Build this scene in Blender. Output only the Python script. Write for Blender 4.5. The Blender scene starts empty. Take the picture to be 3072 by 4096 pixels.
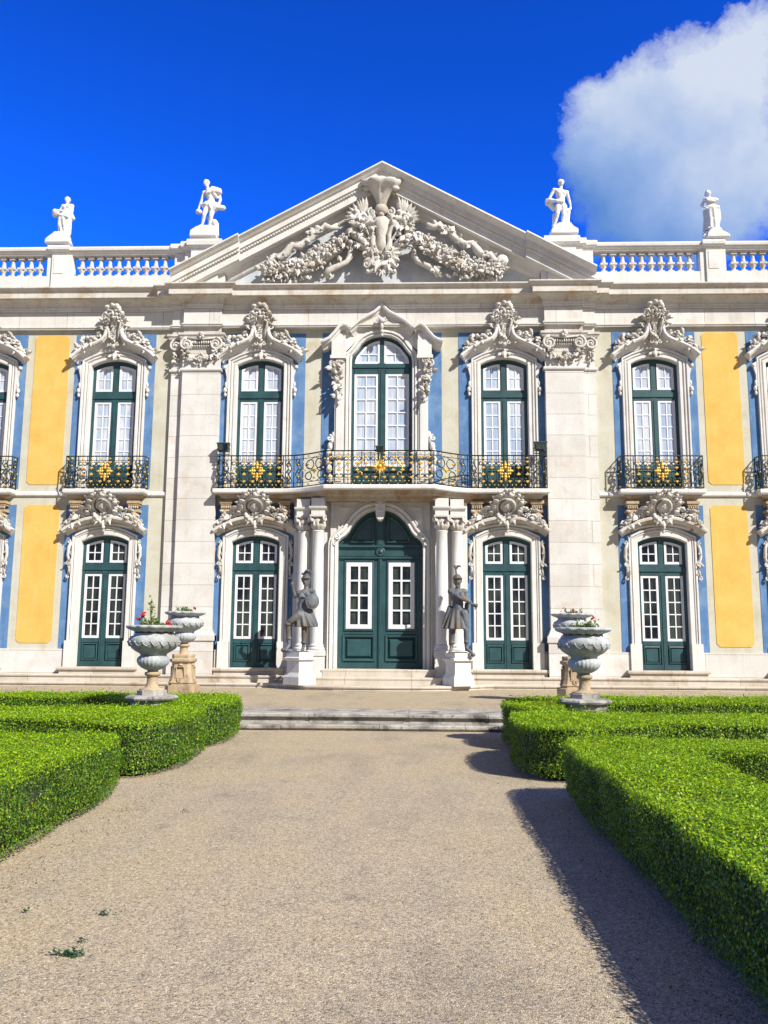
import bpy, bmesh, math, random
import numpy as np
from mathutils import Vector, Matrix
sc = bpy.context.scene
COL = sc.collection
PI = math.pi
R = math.radians
rnd = random.Random(7)

# ------------------------------------------------------------------ mesh builder
class MB:
    def __init__(s):
        s.v = []; s.f = []; s.sm = []; s.mi = []
    def add(s, vs, fs, smooth=False, mi=0):
        o = len(s.v); s.v.extend([tuple(p) for p in vs])
        for f in fs:
            s.f.append(tuple(i + o for i in f)); s.sm.append(smooth); s.mi.append(mi)
    def box(s, x0, x1, y0, y1, z0, z1, mi=0):
        s.add([(x0,y0,z0),(x1,y0,z0),(x1,y1,z0),(x0,y1,z0),(x0,y0,z1),(x1,y0,z1),(x1,y1,z1),(x0,y1,z1)],
              [(0,3,2,1),(4,5,6,7),(0,1,5,4),(1,2,6,5),(2,3,7,6),(3,0,4,7)], False, mi)
    def prism(s, poly, y0, y1, mi=0):            # polygon in XZ, extruded in Y
        n = len(poly)
        s.add([(x,y0,z) for x,z in poly] + [(x,y1,z) for x,z in poly],
              [tuple(range(n)), tuple(range(2*n-1,n-1,-1))] + [(i,(i+1)%n,n+(i+1)%n,n+i) for i in range(n)], False, mi)
    def prismz(s, poly, z0, z1, mi=0):           # polygon in XY, extruded in Z
        n = len(poly)
        s.add([(x,y,z0) for x,y in poly] + [(x,y,z1) for x,y in poly],
              [tuple(range(n)), tuple(range(2*n-1,n-1,-1))] + [(i,(i+1)%n,n+(i+1)%n,n+i) for i in range(n)], False, mi)
    def frustum(s, cx, cy, z0, z1, a0, b0, a1, b1, rot=0, mi=0):
        vs = []
        for z,a,b in ((z0,a0,b0),(z1,a1,b1)):
            for sx,sy in ((-1,-1),(1,-1),(1,1),(-1,1)):
                x, y = sx*a, sy*b
                vs.append((cx + x*math.cos(rot)-y*math.sin(rot), cy + x*math.sin(rot)+y*math.cos(rot), z))
        s.add(vs, [(0,3,2,1),(4,5,6,7),(0,1,5,4),(1,2,6,5),(2,3,7,6),(3,0,4,7)], False, mi)
    def grid(s, rows, closed=False, smooth=True, caps=False, mi=0):
        m = len(rows[0]); vs = [p for r in rows for p in r]; fs = []
        for i in range(len(rows)-1):
            for j in range(m if closed else m-1):
                k = (j+1) % m
                fs.append((i*m+j, i*m+k, (i+1)*m+k, (i+1)*m+j))
        if caps:
            fs.append(tuple(range(m-1,-1,-1))); fs.append(tuple(range((len(rows)-1)*m, len(rows)*m)))
        s.add(vs, fs, smooth, mi)
    def lathe(s, prof, cx=0, cy=0, seg=20, smooth=True, flute=None, sq=1.0, mi=0):
        rows = []
        for r, z in prof:
            row = []
            for k in range(seg):
                a = 2*PI*k/seg
                rr = r*(flute(a,z) if flute else 1)
                row.append((cx+rr*math.cos(a), cy+rr*math.sin(a)*sq, z))
            rows.append(row)
        s.grid(rows, True, smooth, True, mi)
    def tube(s, pts, r, seg=6, smooth=True, mi=0):
        n = len(pts); P = [Vector(p) for p in pts]
        rad = r if isinstance(r,(list,tuple)) else [r]*n
        t0 = (P[1]-P[0]).normalized()
        up = Vector((0,0,1)) if abs(t0.z) < .9 else Vector((0,1,0))
        nrm = t0.cross(up).normalized(); rows = []
        for i in range(n):
            t = (P[min(i+1,n-1)]-P[max(i-1,0)])
            t = t.normalized() if t.length > 1e-9 else t0
            nrm = (nrm - t*nrm.dot(t))
            nrm = nrm.normalized() if nrm.length > 1e-6 else t.orthogonal().normalized()
            b = t.cross(nrm)
            rows.append([tuple(P[i]+(nrm*math.cos(2*PI*k/seg)+b*math.sin(2*PI*k/seg))*rad[i]) for k in range(seg)])
        s.grid(rows, True, smooth, True, mi)
    def ball(s, c, r, seg=8, rings=5, mi=0, rot=None, jit=0):
        if not isinstance(r,(tuple,list)): r = (r,r,r)
        c = Vector(c); rows = []
        for i in range(rings+1):
            a = PI*i/rings; row = []
            for k in range(seg):
                b = 2*PI*k/seg
                p = Vector((r[0]*math.sin(a)*math.cos(b), r[1]*math.sin(a)*math.sin(b), r[2]*math.cos(a)))
                if jit: p *= 1+rnd.uniform(-jit,jit)
                if rot is not None: p = rot @ p
                row.append(tuple(c+p))
            rows.append(row)
        s.grid(rows, True, True, False, mi)
    def cap(s, p0, p1, r0, r1, seg=10):          # tapered capsule
        p0 = Vector(p0); p1 = Vector(p1); d = p1-p0
        L = d.length or 1e-6; t = d/L
        pts = [p0-t*r0*.7, p0-t*r0*.4, p0] + [p0+d*.5] + [p1, p1+t*r1*.4, p1+t*r1*.7]
        s.tube(pts, [r0*.6, r0*.92, r0, (r0+r1)*.52, r1, r1*.92, r1*.6], seg)
    def xform(s, M, start=0):
        for i in range(start, len(s.v)):
            s.v[i] = tuple(M @ Vector(s.v[i]))
    def mirror_x(s, cx=0, start=0, fstart=0):
        vs = [(2*cx-x,y,z) for x,y,z in s.v[start:]]
        fs = [tuple(i-start for i in reversed(f)) for f in s.f[fstart:]]
        sm = s.sm[fstart:]; mi = s.mi[fstart:]
        o = len(s.v); s.v.extend(vs)
        for f,a,b in zip(fs,sm,mi):
            s.f.append(tuple(i+o for i in f)); s.sm.append(a); s.mi.append(b)
    # sweep a profile of (outward n, y) along a path in XZ
    def sweep_xz(s, path, prof, closed=False, smooth=False, vert=False, caps=True, mi=0):
        n = len(path); P = [Vector(p) for p in path]; rows = []
        for i in range(n):
            a = P[i-1] if (closed or i>0) else None
            b = P[(i+1)%n] if (closed or i<n-1) else None
            ts = []
            if a is not None: ts.append((P[i]-a).normalized())
            if b is not None: ts.append((b-P[i]).normalized())
            if vert:
                nn = Vector((0,1)); k = 1
            else:
                ns = [Vector((-t.y,t.x)) for t in ts]
                nn = sum(ns, Vector((0,0))).normalized(); k = 1/max(.35, nn.dot(ns[0]))
            rows.append([(P[i].x+nn.x*k*q, y, P[i].y+nn.y*k*q) for q,y in prof])
        m = len(prof); vs = [p for r in rows for p in r]; fs = []
        for i in range(n if closed else n-1):
            for j in range(m-1):
                a, b = i*m+j, ((i+1)%n)*m+j
                fs.append((a, a+1, b+1, b))
        if caps and not closed:
            fs.append(tuple(range(m))); fs.append(tuple(range((n-1)*m+m-1,(n-1)*m-1,-1)))
        s.add(vs, fs, smooth, mi)
    # sweep a profile of (outward n, z) along a plan path in XY (outward = right of travel: -Y when going +X)
    def sweep_xy(s, path, prof, smooth=False, caps=True, closed=False, mi=0):
        n = len(path); P = [Vector(p) for p in path]; rows = []
        for i in range(n):
            ts = []
            if i>0 or closed: ts.append((P[i]-P[i-1]).normalized())
            if i<n-1 or closed: ts.append((P[(i+1)%n]-P[i]).normalized())
            ns = [Vector((t.y,-t.x)) for t in ts]
            nn = sum(ns, Vector((0,0))).normalized(); k = 1/max(.35, nn.dot(ns[0]))
            rows.append([(P[i].x+nn.x*k*q, P[i].y+nn.y*k*q, z) for q,z in prof])
        m = len(prof); vs = [p for r in rows for p in r]; fs = []
        for i in range(n if closed else n-1):
            for j in range(m-1):
                a, b = i*m+j, ((i+1)%n)*m+j
                fs.append((a, b, b+1, a+1))
        if caps and not closed:
            fs.append(tuple(range(m))); fs.append(tuple(range((n-1)*m+m-1,(n-1)*m-1,-1)))
        s.add(vs, fs, smooth, mi)
    def mesh(s, name, mats, recalc=True):
        me = bpy.data.meshes.new(name); me.from_pydata(s.v, [], s.f)
        if not isinstance(mats,(list,tuple)): mats = [mats]
        for m in mats: me.materials.append(m)
        me.polygons.foreach_set('use_smooth', s.sm); me.polygons.foreach_set('material_index', s.mi)
        if recalc:
            bm = bmesh.new(); bm.from_mesh(me)
            bmesh.ops.recalc_face_normals(bm, faces=bm.faces); bm.to_mesh(me); bm.free()
        me.update(); return me

def link(name, data, parent=None, loc=(0,0,0)):
    o = bpy.data.objects.new(name, data); COL.objects.link(o)
    o.location = loc
    if parent is not None: o.parent = parent
    return o
def obj(name, mb, mat, parent=None, loc=(0,0,0)):
    return link(name, mb.mesh(name, mat), parent, loc)
def tag(o, label, cat, group=None, kind=None):
    o['label'] = label; o['category'] = cat
    if group: o['group'] = group
    if kind: o['kind'] = kind
    return o
def empty(name, loc, label, cat, group=None):
    o = link(name, None, None, loc); o.empty_display_size = .2
    return tag(o, label, cat, group)
def kids(o): return [c for c in COL.objects if c.parent == o]
def dup(o, parent=None, loc=None):
    c = o.copy(); COL.objects.link(c); c.parent = parent
    if loc is not None: c.location = loc
    for ch in kids(o): dup(ch, c)
    return c
def structure(name, mb, mat):
    o = obj(name, mb, mat); o['kind'] = 'structure'; o['label'] = name.replace('_',' '); return o

# ------------------------------------------------------------------ materials
def nt(name):
    m = bpy.data.materials.new(name); m.use_nodes = True
    t = m.node_tree; t.nodes.clear()
    o = t.nodes.new('ShaderNodeOutputMaterial'); b = t.nodes.new('ShaderNodeBsdfPrincipled')
    t.links.new(b.outputs[0], o.inputs[0]); return m, t, b
def node(t, ty, **kw):
    n = t.nodes.new(ty)
    for k, v in kw.items():
        if k.startswith('i_'):
            key = k[2:]; n.inputs[int(key) if key.isdigit() else key.replace('_',' ')].default_value = v
        else: setattr(n, k, v)
    return n
def rgba(c): return (c[0],c[1],c[2],1)
def ramp(t, fac, stops):
    n = t.nodes.new('ShaderNodeValToRGB'); e = n.color_ramp.elements
    while len(e) > 1: e.remove(e[-1])
    for i,(p,c) in enumerate(stops):
        if i == 0: e[0].position = p; e[0].color = rgba(c)
        else: q = e.new(p); q.color = rgba(c)
    t.links.new(fac, n.inputs[0]); return n.outputs[0]
def noise(t, vec, scale, detail=5, rough=.55, dist=0):
    n = node(t, 'ShaderNodeTexNoise', i_Scale=scale, i_Detail=detail, i_Roughness=rough, i_Distortion=dist)
    t.links.new(vec, n.inputs['Vector']); return n.outputs['Fac']
def mix(t, fac, a, b, mode='MIX'):
    n = node(t, 'ShaderNodeMix', data_type='RGBA', blend_type=mode)
    for k, x in ((0,fac),(6,a),(7,b)):
        if hasattr(x,'links'): t.links.new(x, n.inputs[k])
        elif isinstance(x,(tuple,list)): n.inputs[k].default_value = rgba(x)
        else: n.inputs[k].default_value = x
    return n.outputs[2]
def mth(t, op, a, b=None, c=None):
    n = node(t, 'ShaderNodeMath', operation=op)
    for k, x in enumerate((a,b,c)):
        if x is None: continue
        if hasattr(x,'links'): t.links.new(x, n.inputs[k])
        else: n.inputs[k].default_value = x
    return n.outputs[0]
def mapping(t, vec, scale=(1,1,1), rot=(0,0,0), loc=(0,0,0)):
    n = node(t, 'ShaderNodeMapping'); n.inputs['Scale'].default_value = scale
    n.inputs['Rotation'].default_value = rot; n.inputs['Location'].default_value = loc
    t.links.new(vec, n.inputs['Vector']); return n.outputs[0]
def bump(t, b, h, strength=.3, dist=.01):
    n = node(t, 'ShaderNodeBump', i_Strength=strength, i_Distance=dist)
    t.links.new(h, n.inputs['Height']); t.links.new(n.outputs[0], b.inputs['Normal'])
# weathered stone or plaster: base tones, streaks running down, warm or dark blotches, optional block joints
def stone(name, c1, c2, stain=None, stain_amt=.5, stain_lo=.55, streak=.35, rough=.85, blocks=None, speck=None, bmp=.25, bscale=22):
    m, t, b = nt(name)
    g = node(t,'ShaderNodeNewGeometry').outputs['Position']
    f1 = noise(t, g, 1.3, 6, .6); col = ramp(t, f1, [(.35,c1),(.65,c2)])
    fine = noise(t, g, 30, 3, .6)
    col = mix(t, .22, col, ramp(t, fine, [(.35,tuple(x*.72 for x in c1)),(.6,c2)]))
    if streak:
        sv = mapping(t, g, (7,7,.55)); s1 = noise(t, sv, 1.0, 5, .6)
        fac = mth(t,'MULTIPLY', ramp(t, s1, [(.52,(0,0,0)),(.75,(1,1,1))]), streak)
        col = mix(t, fac, col, tuple(x*.62 for x in c1), 'MIX')
    if stain:
        s2 = noise(t, mapping(t, g, (1,1,.8), (0,0,0), (5,3,1)), 1.7, 7, .68, .4)
        fac = mth(t,'MULTIPLY', ramp(t, s2, [(stain_lo,(0,0,0)),(stain_lo+.17,(1,1,1))]), stain_amt)
        col = mix(t, fac, col, stain)
    if speck:
        s3 = noise(t, g, 14, 4, .7)
        col = mix(t, ramp(t, s3, [(.6,(0,0,0)),(.68,(1,1,1))]), col, speck)
    h = fine
    if blocks:
        w, hh = blocks
        sx = node(t,'ShaderNodeSeparateXYZ'); t.links.new(g, sx.inputs[0])
        cb = node(t,'ShaderNodeCombineXYZ'); t.links.new(sx.outputs[0], cb.inputs[0]); t.links.new(sx.outputs[2], cb.inputs[1])
        br = node(t,'ShaderNodeTexBrick', i_Scale=1.0, i_Mortar_Size=.009, i_Mortar_Smooth=.2, i_Bias=0.0, i_Brick_Width=w, i_Row_Height=hh)
        br.inputs['Color1'].default_value = (1,1,1,1); br.inputs['Color2'].default_value = (.86,.83,.79,1); br.inputs['Mortar'].default_value = (.48,.42,.35,1)
        t.links.new(cb.outputs[0], br.inputs['Vector'])
        col = mix(t, .85, col, br.outputs['Color'], 'MULTIPLY')
    t.links.new(col, b.inputs['Base Color']); b.inputs['Roughness'].default_value = rough
    b.inputs['Specular IOR Level'].default_value = .25
    if bmp:
        h2 = noise(t, g, bscale, 6, .65)
        bump(t, b, h2, bmp, .02)
    return m
def paint(name, c, rough=.4, var=.12, spec=.5, scale=3, bmp=.04):
    m, t, b = nt(name)
    g = node(t,'ShaderNodeNewGeometry').outputs['Position']
    f = noise(t, g, scale, 5, .6)
    col = ramp(t, f, [(.3,tuple(x*(1-var) for x in c)),(.7,tuple(min(1,x*(1+var)) for x in c))])
    t.links.new(col, b.inputs['Base Color']); b.inputs['Roughness'].default_value = rough
    b.inputs['Specular IOR Level'].default_value = spec
    if bmp: bump(t, b, noise(t, mapping(t, g, (40,40,4)), 1, 3), bmp, .01)
    return m

MS = {}
MS['stone'] = stone('pale_limestone', (.53,.518,.49), (.635,.628,.61), (.45,.32,.18), .45, .58, .34, blocks=None)
MS['ashlar'] = stone('ashlar_limestone', (.525,.515,.49), (.635,.63,.615), (.47,.37,.29), .55, .56, .22, blocks=(3.2,.66))
MS['frieze'] = stone('frieze_limestone', (.53,.518,.49), (.635,.625,.605), (.42,.29,.16), .55, .57, .4, blocks=(1.55,4.0))
MS['warm'] = stone('stained_limestone', (.46,.435,.385), (.59,.57,.53), (.34,.21,.09), .7, .52, .5)
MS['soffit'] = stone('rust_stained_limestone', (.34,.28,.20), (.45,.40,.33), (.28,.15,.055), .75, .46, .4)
MS['carved'] = stone('carved_limestone', (.43,.405,.365), (.60,.58,.545), (.25,.19,.12), .65, .51, .35, bmp=.5, bscale=30)
MS['cream'] = stone('cream_plaster', (.43,.415,.33), (.51,.50,.43), (.37,.32,.21), .55, .52, .25, bmp=.12, bscale=35, rough=.95)
MS['blue'] = stone('blue_plaster', (.066,.15,.315), (.105,.21,.39), (.18,.275,.42), .6, .49, .45, bmp=.1, bscale=35, rough=.95)
MS['yellow'] = stone('ochre_yellow_plaster', (.58,.355,.082), (.655,.43,.125), (.53,.30,.06), .45, .52, .16, bmp=.12, bscale=35, rough=.95)
MS['tymp'] = stone('veined_grey_marble', (.37,.40,.44), (.52,.545,.575), (.27,.30,.36), .55, .48, .15)
MS['marble'] = stone('white_marble', (.55,.545,.52), (.66,.655,.64), (.38,.38,.35), .35, .58, .3, bmp=.3)
MS['lead'] = stone('weathered_lead', (.050,.062,.078), (.15,.165,.185), (.15,.10,.045), .85, .49, .55, rough=.5, bmp=.6, bscale=18)
MS['urn'] = stone('grey_marble_urn', (.28,.305,.31), (.46,.48,.49), (.22,.21,.17), .7, .47, .5, speck=(.12,.12,.12), bmp=.5)
MS['ochre'] = stone('ochre_sandstone', (.34,.245,.145), (.45,.355,.235), (.15,.125,.095), .7, .49, .5, speck=(.15,.12,.09), bmp=.5)
MS['lichen'] = stone('lichened_stone', (.29,.27,.235), (.43,.41,.365), (.065,.06,.053), .9, .47, .35, speck=(.05,.047,.043), bmp=.8)
MS['step'] = stone('worn_step_stone', (.44,.395,.325), (.54,.495,.43), (.27,.17,.08), .6, .53, .3, blocks=(1.9,5))
MS['green'] = paint('dark_green_paint', (.018,.060,.068), .42, .25)
MS['white'] = paint('white_gloss_paint', (.62,.63,.66), .45, .05)
MS['iron'] = paint('black_green_iron', (.014,.030,.028), .45, .2)
MS['gold'] = paint('gilding', (.58,.35,.055), .35, .2, .6, 30)
MS['gold'].node_tree.nodes['Principled BSDF'].inputs['Metallic'].default_value = .35
MS['lamp'] = paint('grey_lamp_housing', (.035,.055,.055), .5, .1)
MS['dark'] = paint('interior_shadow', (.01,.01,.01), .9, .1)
MS['soil'] = paint('dark_soil', (.035,.028,.02), .95, .3)

def pane_mat(name, c1, c2, scale, rough, spec):
    m, t, b = nt(name)
    g = node(t,'ShaderNodeNewGeometry').outputs['Position']
    f = noise(t, mapping(t, g, (1,1,.35)), scale, 2, .5)
    fold = noise(t, mapping(t, g, (13,1,.25)), 1.0, 3, .6)  # curtain fold shading, put into the colour as upright streaks
    t.links.new(mix(t, 1.0, ramp(t, f, [(.38,c1),(.60,c2)]), ramp(t, fold, [(.35,(.74,.76,.80)),(.6,(1,1,1))]), 'MULTIPLY'), b.inputs['Base Color'])
    b.inputs['Roughness'].default_value = rough; b.inputs['Specular IOR Level'].default_value = spec
    bump(t, b, noise(t, g, 3.0, 3), .12, .03)
    return m
MS['blind'] = pane_mat('glass_over_white_blind', (.36,.44,.57), (.55,.585,.63), 2.4, .08, .6)  # blue-grey tones put a sky reflection into the pane colour
MS['glass'] = pane_mat('dark_window_glass', (.006,.007,.009), (.045,.055,.042), 2.6, .03, .55)

def gravel_mat(name, warm):
    m, t, b = nt(name)
    g = node(t,'ShaderNodeNewGeometry').outputs['Position']
    v = node(t,'ShaderNodeTexVoronoi', i_Scale=125.0); t.links.new(g, v.inputs['Vector'])
    sep = node(t,'ShaderNodeSeparateColor'); t.links.new(v.outputs['Color'], sep.inputs[0])
    stones = ramp(t, sep.outputs[0], [(0,(.05,.047,.044)),(.10,(.14,.12,.095)),(.3,(.30,.255,.18)),(.55,(.415,.35,.245)),(.75,(.385,.355,.30)),(.88,(.45,.33,.20)),(1,(.70,.65,.55))])
    v2 = node(t,'ShaderNodeTexVoronoi', i_Scale=58.0); t.links.new(g, v2.inputs['Vector'])
    sep2 = node(t,'ShaderNodeSeparateColor'); t.links.new(v2.outputs['Color'], sep2.inputs[0])
    stones = mix(t, .3, stones, ramp(t, sep2.outputs[1], [(0,(.11,.10,.085)),(.5,(.365,.31,.22)),(1,(.56,.49,.37))]))
    big = mth(t,'ADD', mth(t,'MULTIPLY', noise(t, g, .55, 6, .62), .6), mth(t,'MULTIPLY', noise(t, mapping(t, g, (2.2,.35,1)), 1.0, 5, .6), .4))
    tone = ramp(t, big, [(.36,(.84,.82,.79)),(.5,(1.06,1.03,.95)),(.62,warm)])
    col = mix(t, 1.0, stones, tone, 'MULTIPLY')
    d = noise(t, mapping(t, g, (1,1.0,1),(0,0,.4)), 2.6, 7, .7)
    col = mix(t, mth(t,'MULTIPLY', ramp(t, d, [(.58,(0,0,0)),(.72,(1,1,1))]), .45), col, (.10,.09,.08))
    t.links.new(col, b.inputs['Base Color']); b.inputs['Roughness'].default_value = .95
    b.inputs['Specular IOR Level'].default_value = .15
    h = mth(t,'ADD', mth(t,'MULTIPLY', v.outputs['Distance'], -.6), mth(t,'MULTIPLY', noise(t, g, 45, 4), .5))
    bump(t, b, h, .55, .02)
    return m
MS['gravel'] = gravel_mat('fine_gravel', (1.12,1.05,.90))
MS['gravel2'] = gravel_mat('terrace_gravel', (1.05,.97,.86))

def leaf_mat(name, stops, trans=.35, rough=.45):
    m = bpy.data.materials.new(name); m.use_nodes = True; t = m.node_tree; t.nodes.clear()
    o = t.nodes.new('ShaderNodeOutputMaterial')
    g = node(t,'ShaderNodeNewGeometry')
    big = noise(t, g.outputs['Position'], 2.2, 3)
    f = mth(t,'ADD', mth(t,'MULTIPLY', g.outputs['Random Per Island'], .75), mth(t,'MULTIPLY', big, .4))
    col = ramp(t, f, stops)
    dry = noise(t, g.outputs['Position'], 1.1, 5, .7)
    col = mix(t, mth(t,'MULTIPLY', ramp(t, dry, [(.60,(0,0,0)),(.72,(1,1,1))]), .38), col, (.20,.15,.035))
    b = node(t,'ShaderNodeBsdfPrincipled', i_Roughness=rough); b.inputs['Specular IOR Level'].default_value = .35
    t.links.new(col, b.inputs['Base Color'])
    tr = node(t,'ShaderNodeBsdfTranslucent')
    t.links.new(mix(t, .35, col, (.30,.42,.02)), tr.inputs['Color'])
    mx = node(t,'ShaderNodeMixShader'); mx.inputs[0].default_value = trans
    t.links.new(b.outputs[0], mx.inputs[1]); t.links.new(tr.outputs[0], mx.inputs[2]); t.links.new(mx.outputs[0], o.inputs[0])
    return m
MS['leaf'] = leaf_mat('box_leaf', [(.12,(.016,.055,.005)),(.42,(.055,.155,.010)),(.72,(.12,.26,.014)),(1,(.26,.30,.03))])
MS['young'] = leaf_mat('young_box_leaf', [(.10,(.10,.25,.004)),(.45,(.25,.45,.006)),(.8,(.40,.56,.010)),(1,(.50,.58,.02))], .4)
MS['twig'] = paint('hedge_interior', (.022,.034,.010), .95, .4)
MS['weed'] = leaf_mat('weed_leaf', [(.2,(.02,.06,.03)),(1,(.05,.12,.05))], .25)
MS['flowerleaf'] = leaf_mat('geranium_leaf', [(.1,(.03,.08,.015)),(.6,(.08,.16,.03)),(.9,(.16,.15,.03)),(1,(.3,.16,.05))], .3)
MS['red'] = leaf_mat('red_petal', [(.1,(.55,.012,.02)),(.6,(.65,.03,.05)),(1,(.7,.16,.12))], .3)
MS['litter'] = leaf_mat('dry_leaf', [(.1,(.05,.04,.02)),(.6,(.14,.10,.05)),(1,(.07,.10,.03))], .15)
# ------------------------------------------------------------------ carving helpers (XZ relief, towards -Y)
def spiral(cx, cz, r0, r1, a0, a1, y, n=26):
    return [(cx+(r0+(r1-r0)*i/(n-1))*math.cos(a0+(a1-a0)*i/(n-1)), y-.03*math.sin(PI*i/(n-1)), cz+(r0+(r1-r0)*i/(n-1))*math.sin(a0+(a1-a0)*i/(n-1))) for i in range(n)]
def volute(mb, cx, cz, r, y, turn=1, a0=PI/2, th=.2, turns=1.6):
    p = spiral(cx, cz, r, r*.18, a0, a0+turn*2*PI*turns, y)
    mb.tube(p, [r*th*(1.05-.6*i/25) for i in range(26)], 6)
    mb.ball((cx, y-.03, cz), r*.24, 8, 5)
def flower(mb, x, y, z, r, rg):
    k = 5; a0 = rg.random()*6
    tx = rg.uniform(-.5,.5); tz = rg.uniform(-.5,.5)
    for i in range(k):
        a = a0+2*PI*i/k
        dx = math.cos(a)*r*.6; dz = math.sin(a)*r*.6
        mb.ball((x+dx, y+dx*tx+dz*tz, z+dz), (r*.42, r*.3, r*.42), 6, 4)
    mb.ball((x, y-r*.28, z), r*.26, 6, 4)
def leaf(mb, x, y, z, ang, L, W, curl=.35, lift=.06):
    dx, dz = math.cos(ang), math.sin(ang); px, pz = -dz, dx
    rows = []
    for i in range(6):
        t = i/5; w = W*math.sin(PI*min(1,.12+t*.88))**.8*(1-.25*t)
        w *= 1+.22*math.cos(t*19)
        yy = y-lift*math.sin(t*PI*.75)-curl*L*t*t*.6
        zc = -curl*.25*L*t*t
        rows.append([(x+dx*L*t+px*w*q, yy+abs(q)*W*.45, z+dz*L*t+pz*w*q+zc) for q in (-1,-.45,0,.45,1)])
    s = len(mb.v); mb.grid(rows)
    mb.grid([[ (a,b+.02,c) for a,b,c in r] for r in rows])
def cluster(mb, pts, n, spread, y0, dep, size, rg, leaves=.35):
    for i in range(n):
        t = rg.random()*(len(pts)-1); k = min(int(t), len(pts)-2); f = t-k
        w = pts[k][2]*(1-f)+pts[k+1][2]*f
        x = pts[k][0]*(1-f)+pts[k+1][0]*f + rg.uniform(-1,1)*w*spread
        z = pts[k][1]*(1-f)+pts[k+1][1]*f + rg.uniform(-1,1)*w
        y = y0 - dep*rg.random()
        s = size*rg.uniform(.55,1.35); q = rg.random()
        if q < leaves+.12: leaf(mb, x, y, z, rg.random()*2*PI, s*2.3, s*.72, .5)
        elif q < leaves+.38: flower(mb, x, y, z, s*.95, rg)
        else: mb.ball((x,y,z), (s*rg.uniform(.35,.8),s*.6,s*rg.uniform(.35,.8)), 6, 4, jit=.25)
def fan(mb, cx, cz, y, r, a0, a1, n, w, dep):
    for i in range(n):
        a = a0+(a1-a0)*i/(n-1)
        mb.tube([(cx+math.cos(a)*r*t, y-dep*math.sin(t*1.9), cz+math.sin(a)*r*t) for t in (.12,.4,.7,.92,1)], [w*.35,w*.6,w*.85,w,w*.55], 6)
def face(mb, cx, cz, y, r):
    mb.ball((cx,y,cz), (r*.78,r*.7,r), 12, 10)
    mb.ball((cx,y-r*.66,cz-r*.12), (r*.13,r*.2,r*.24), 6, 5)
    mb.ball((cx,y-r*.5,cz-r*.55), (r*.3,r*.2,r*.1), 8, 5)
    mb.ball((cx,y-r*.4,cz-r*.86), (r*.3,r*.25,r*.2), 8, 5)
    for s in (-1,1):
        mb.ball((cx+s*r*.32,y-r*.52,cz+r*.2), (r*.24,r*.16,r*.07), 6, 4)
        mb.ball((cx+s*r*.36,y-r*.45,cz-r*.28), (r*.22,r*.2,r*.2), 6, 4)
        mb.ball((cx+s*r*.82,y-r*.1,cz), (r*.12,r*.16,r*.3), 6, 4)
    for i in range(13):
        a = PI*i/12
        mb.ball((cx+math.cos(a)*r*.86, y-r*.22, cz+r*.1+math.sin(a)*r*.95), (r*.24,r*.26,r*.22), 6, 4, jit=.1)

# ------------------------------------------------------------------ the palace
PAL = empty('palace', (0,0,0), 'baroque palace front with ochre and blue panels, white stone trim and a triangular pediment', 'palace')
GZ = .30                                                    # terrace level at the facade
C1, C2, C3 = 3.82, 8.48, 12.62
HALF = .73
def arch(a, zs, rise, n=9):
    rr = (a*a+rise*rise)/(2*rise); cz = zs+rise-rr; t = math.asin(a/rr)
    return [(rr*math.sin(-t+2*t*i/(n-1)), cz+rr*math.cos(-t+2*t*i/(n-1))) for i in range(n)]

# wall with real openings
def wall():
    mb = MB(); X = 17.5
    holes = []
    for c in (-C3,-C2,-C1,C1,C2,C3):
        holes.append((c-.80,c+.80,[(.0,4.86),(6.2,10.50)]))
    holes.append((-1.36,1.36,[(.0,5.66),(6.2,11.25)]))
    holes.sort(); x = -X
    for x0,x1,hz in holes:
        mb.box(x,x0,0,.55,0,11.6); z = None
        mb.box(x0,x1,0,.55,hz[0][1],hz[1][0]); mb.box(x0,x1,0,.55,hz[1][1],11.6); x = x1
    mb.box(x,X,0,.55,0,11.6)
    return mb
obj('wall', wall(), MS['cream'], PAL)
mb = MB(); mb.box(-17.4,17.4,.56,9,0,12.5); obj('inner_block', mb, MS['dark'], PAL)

# painted plaster fields
def field(mb, x0, x1, z0, z1): mb.box(x0,x1,-.012,.05,z0,z1)
for sgn in (-1,1):
    for c in (C2,C3):
        for z0,z1,h0,h1 in ((1.37,5.78,.3,4.86),(6.3,11.29,6.2,10.5)):
            mb = MB(); x0, x1 = sgn*c-1.285, sgn*c+1.285
            field(mb,x0,sgn*c-.8,z0,z1); field(mb,sgn*c+.8,x1,z0,z1); field(mb,sgn*c-.8,sgn*c+.8,h1,z1)
            obj('blue_panel', mb, MS['blue'], PAL)
    for z0,z1,h1 in ((1.37,5.78,4.86),(6.3,11.29,10.5)):
        mb = MB(); c = sgn*C1
        a, b = (c-1.41, c+1.27) if sgn>0 else (c-1.27, c+1.41)
        field(mb,a,c-.8,z0,z1); field(mb,c+.8,b,z0,z1); field(mb,c-.8,c+.8,h1,z1)
        obj('blue_panel', mb, MS['blue'], PAL)
    for xc in (10.53,14.72):
        for z0,z1 in ((1.54,5.78),(6.42,11.26)):
            mb = MB(); a, k = .555, .1; x = sgn*xc
            mb.prism([(x-a,z0+k),(x-a+k,z0),(x+a-k,z0),(x+a,z0+k),(x+a,z1-k),(x+a-k,z1),(x-a+k,z1),(x-a,z1-k)], -.014, .05)
            obj('yellow_panel', mb, MS['yellow'], PAL)
mb = MB()
field(mb,-1.88,-1.0,6.3,11.29); field(mb,1.0,1.88,6.3,11.29); field(mb,-1.0,1.0,11.25,11.29)
obj('blue_panel', mb, MS['blue'], PAL)

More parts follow.
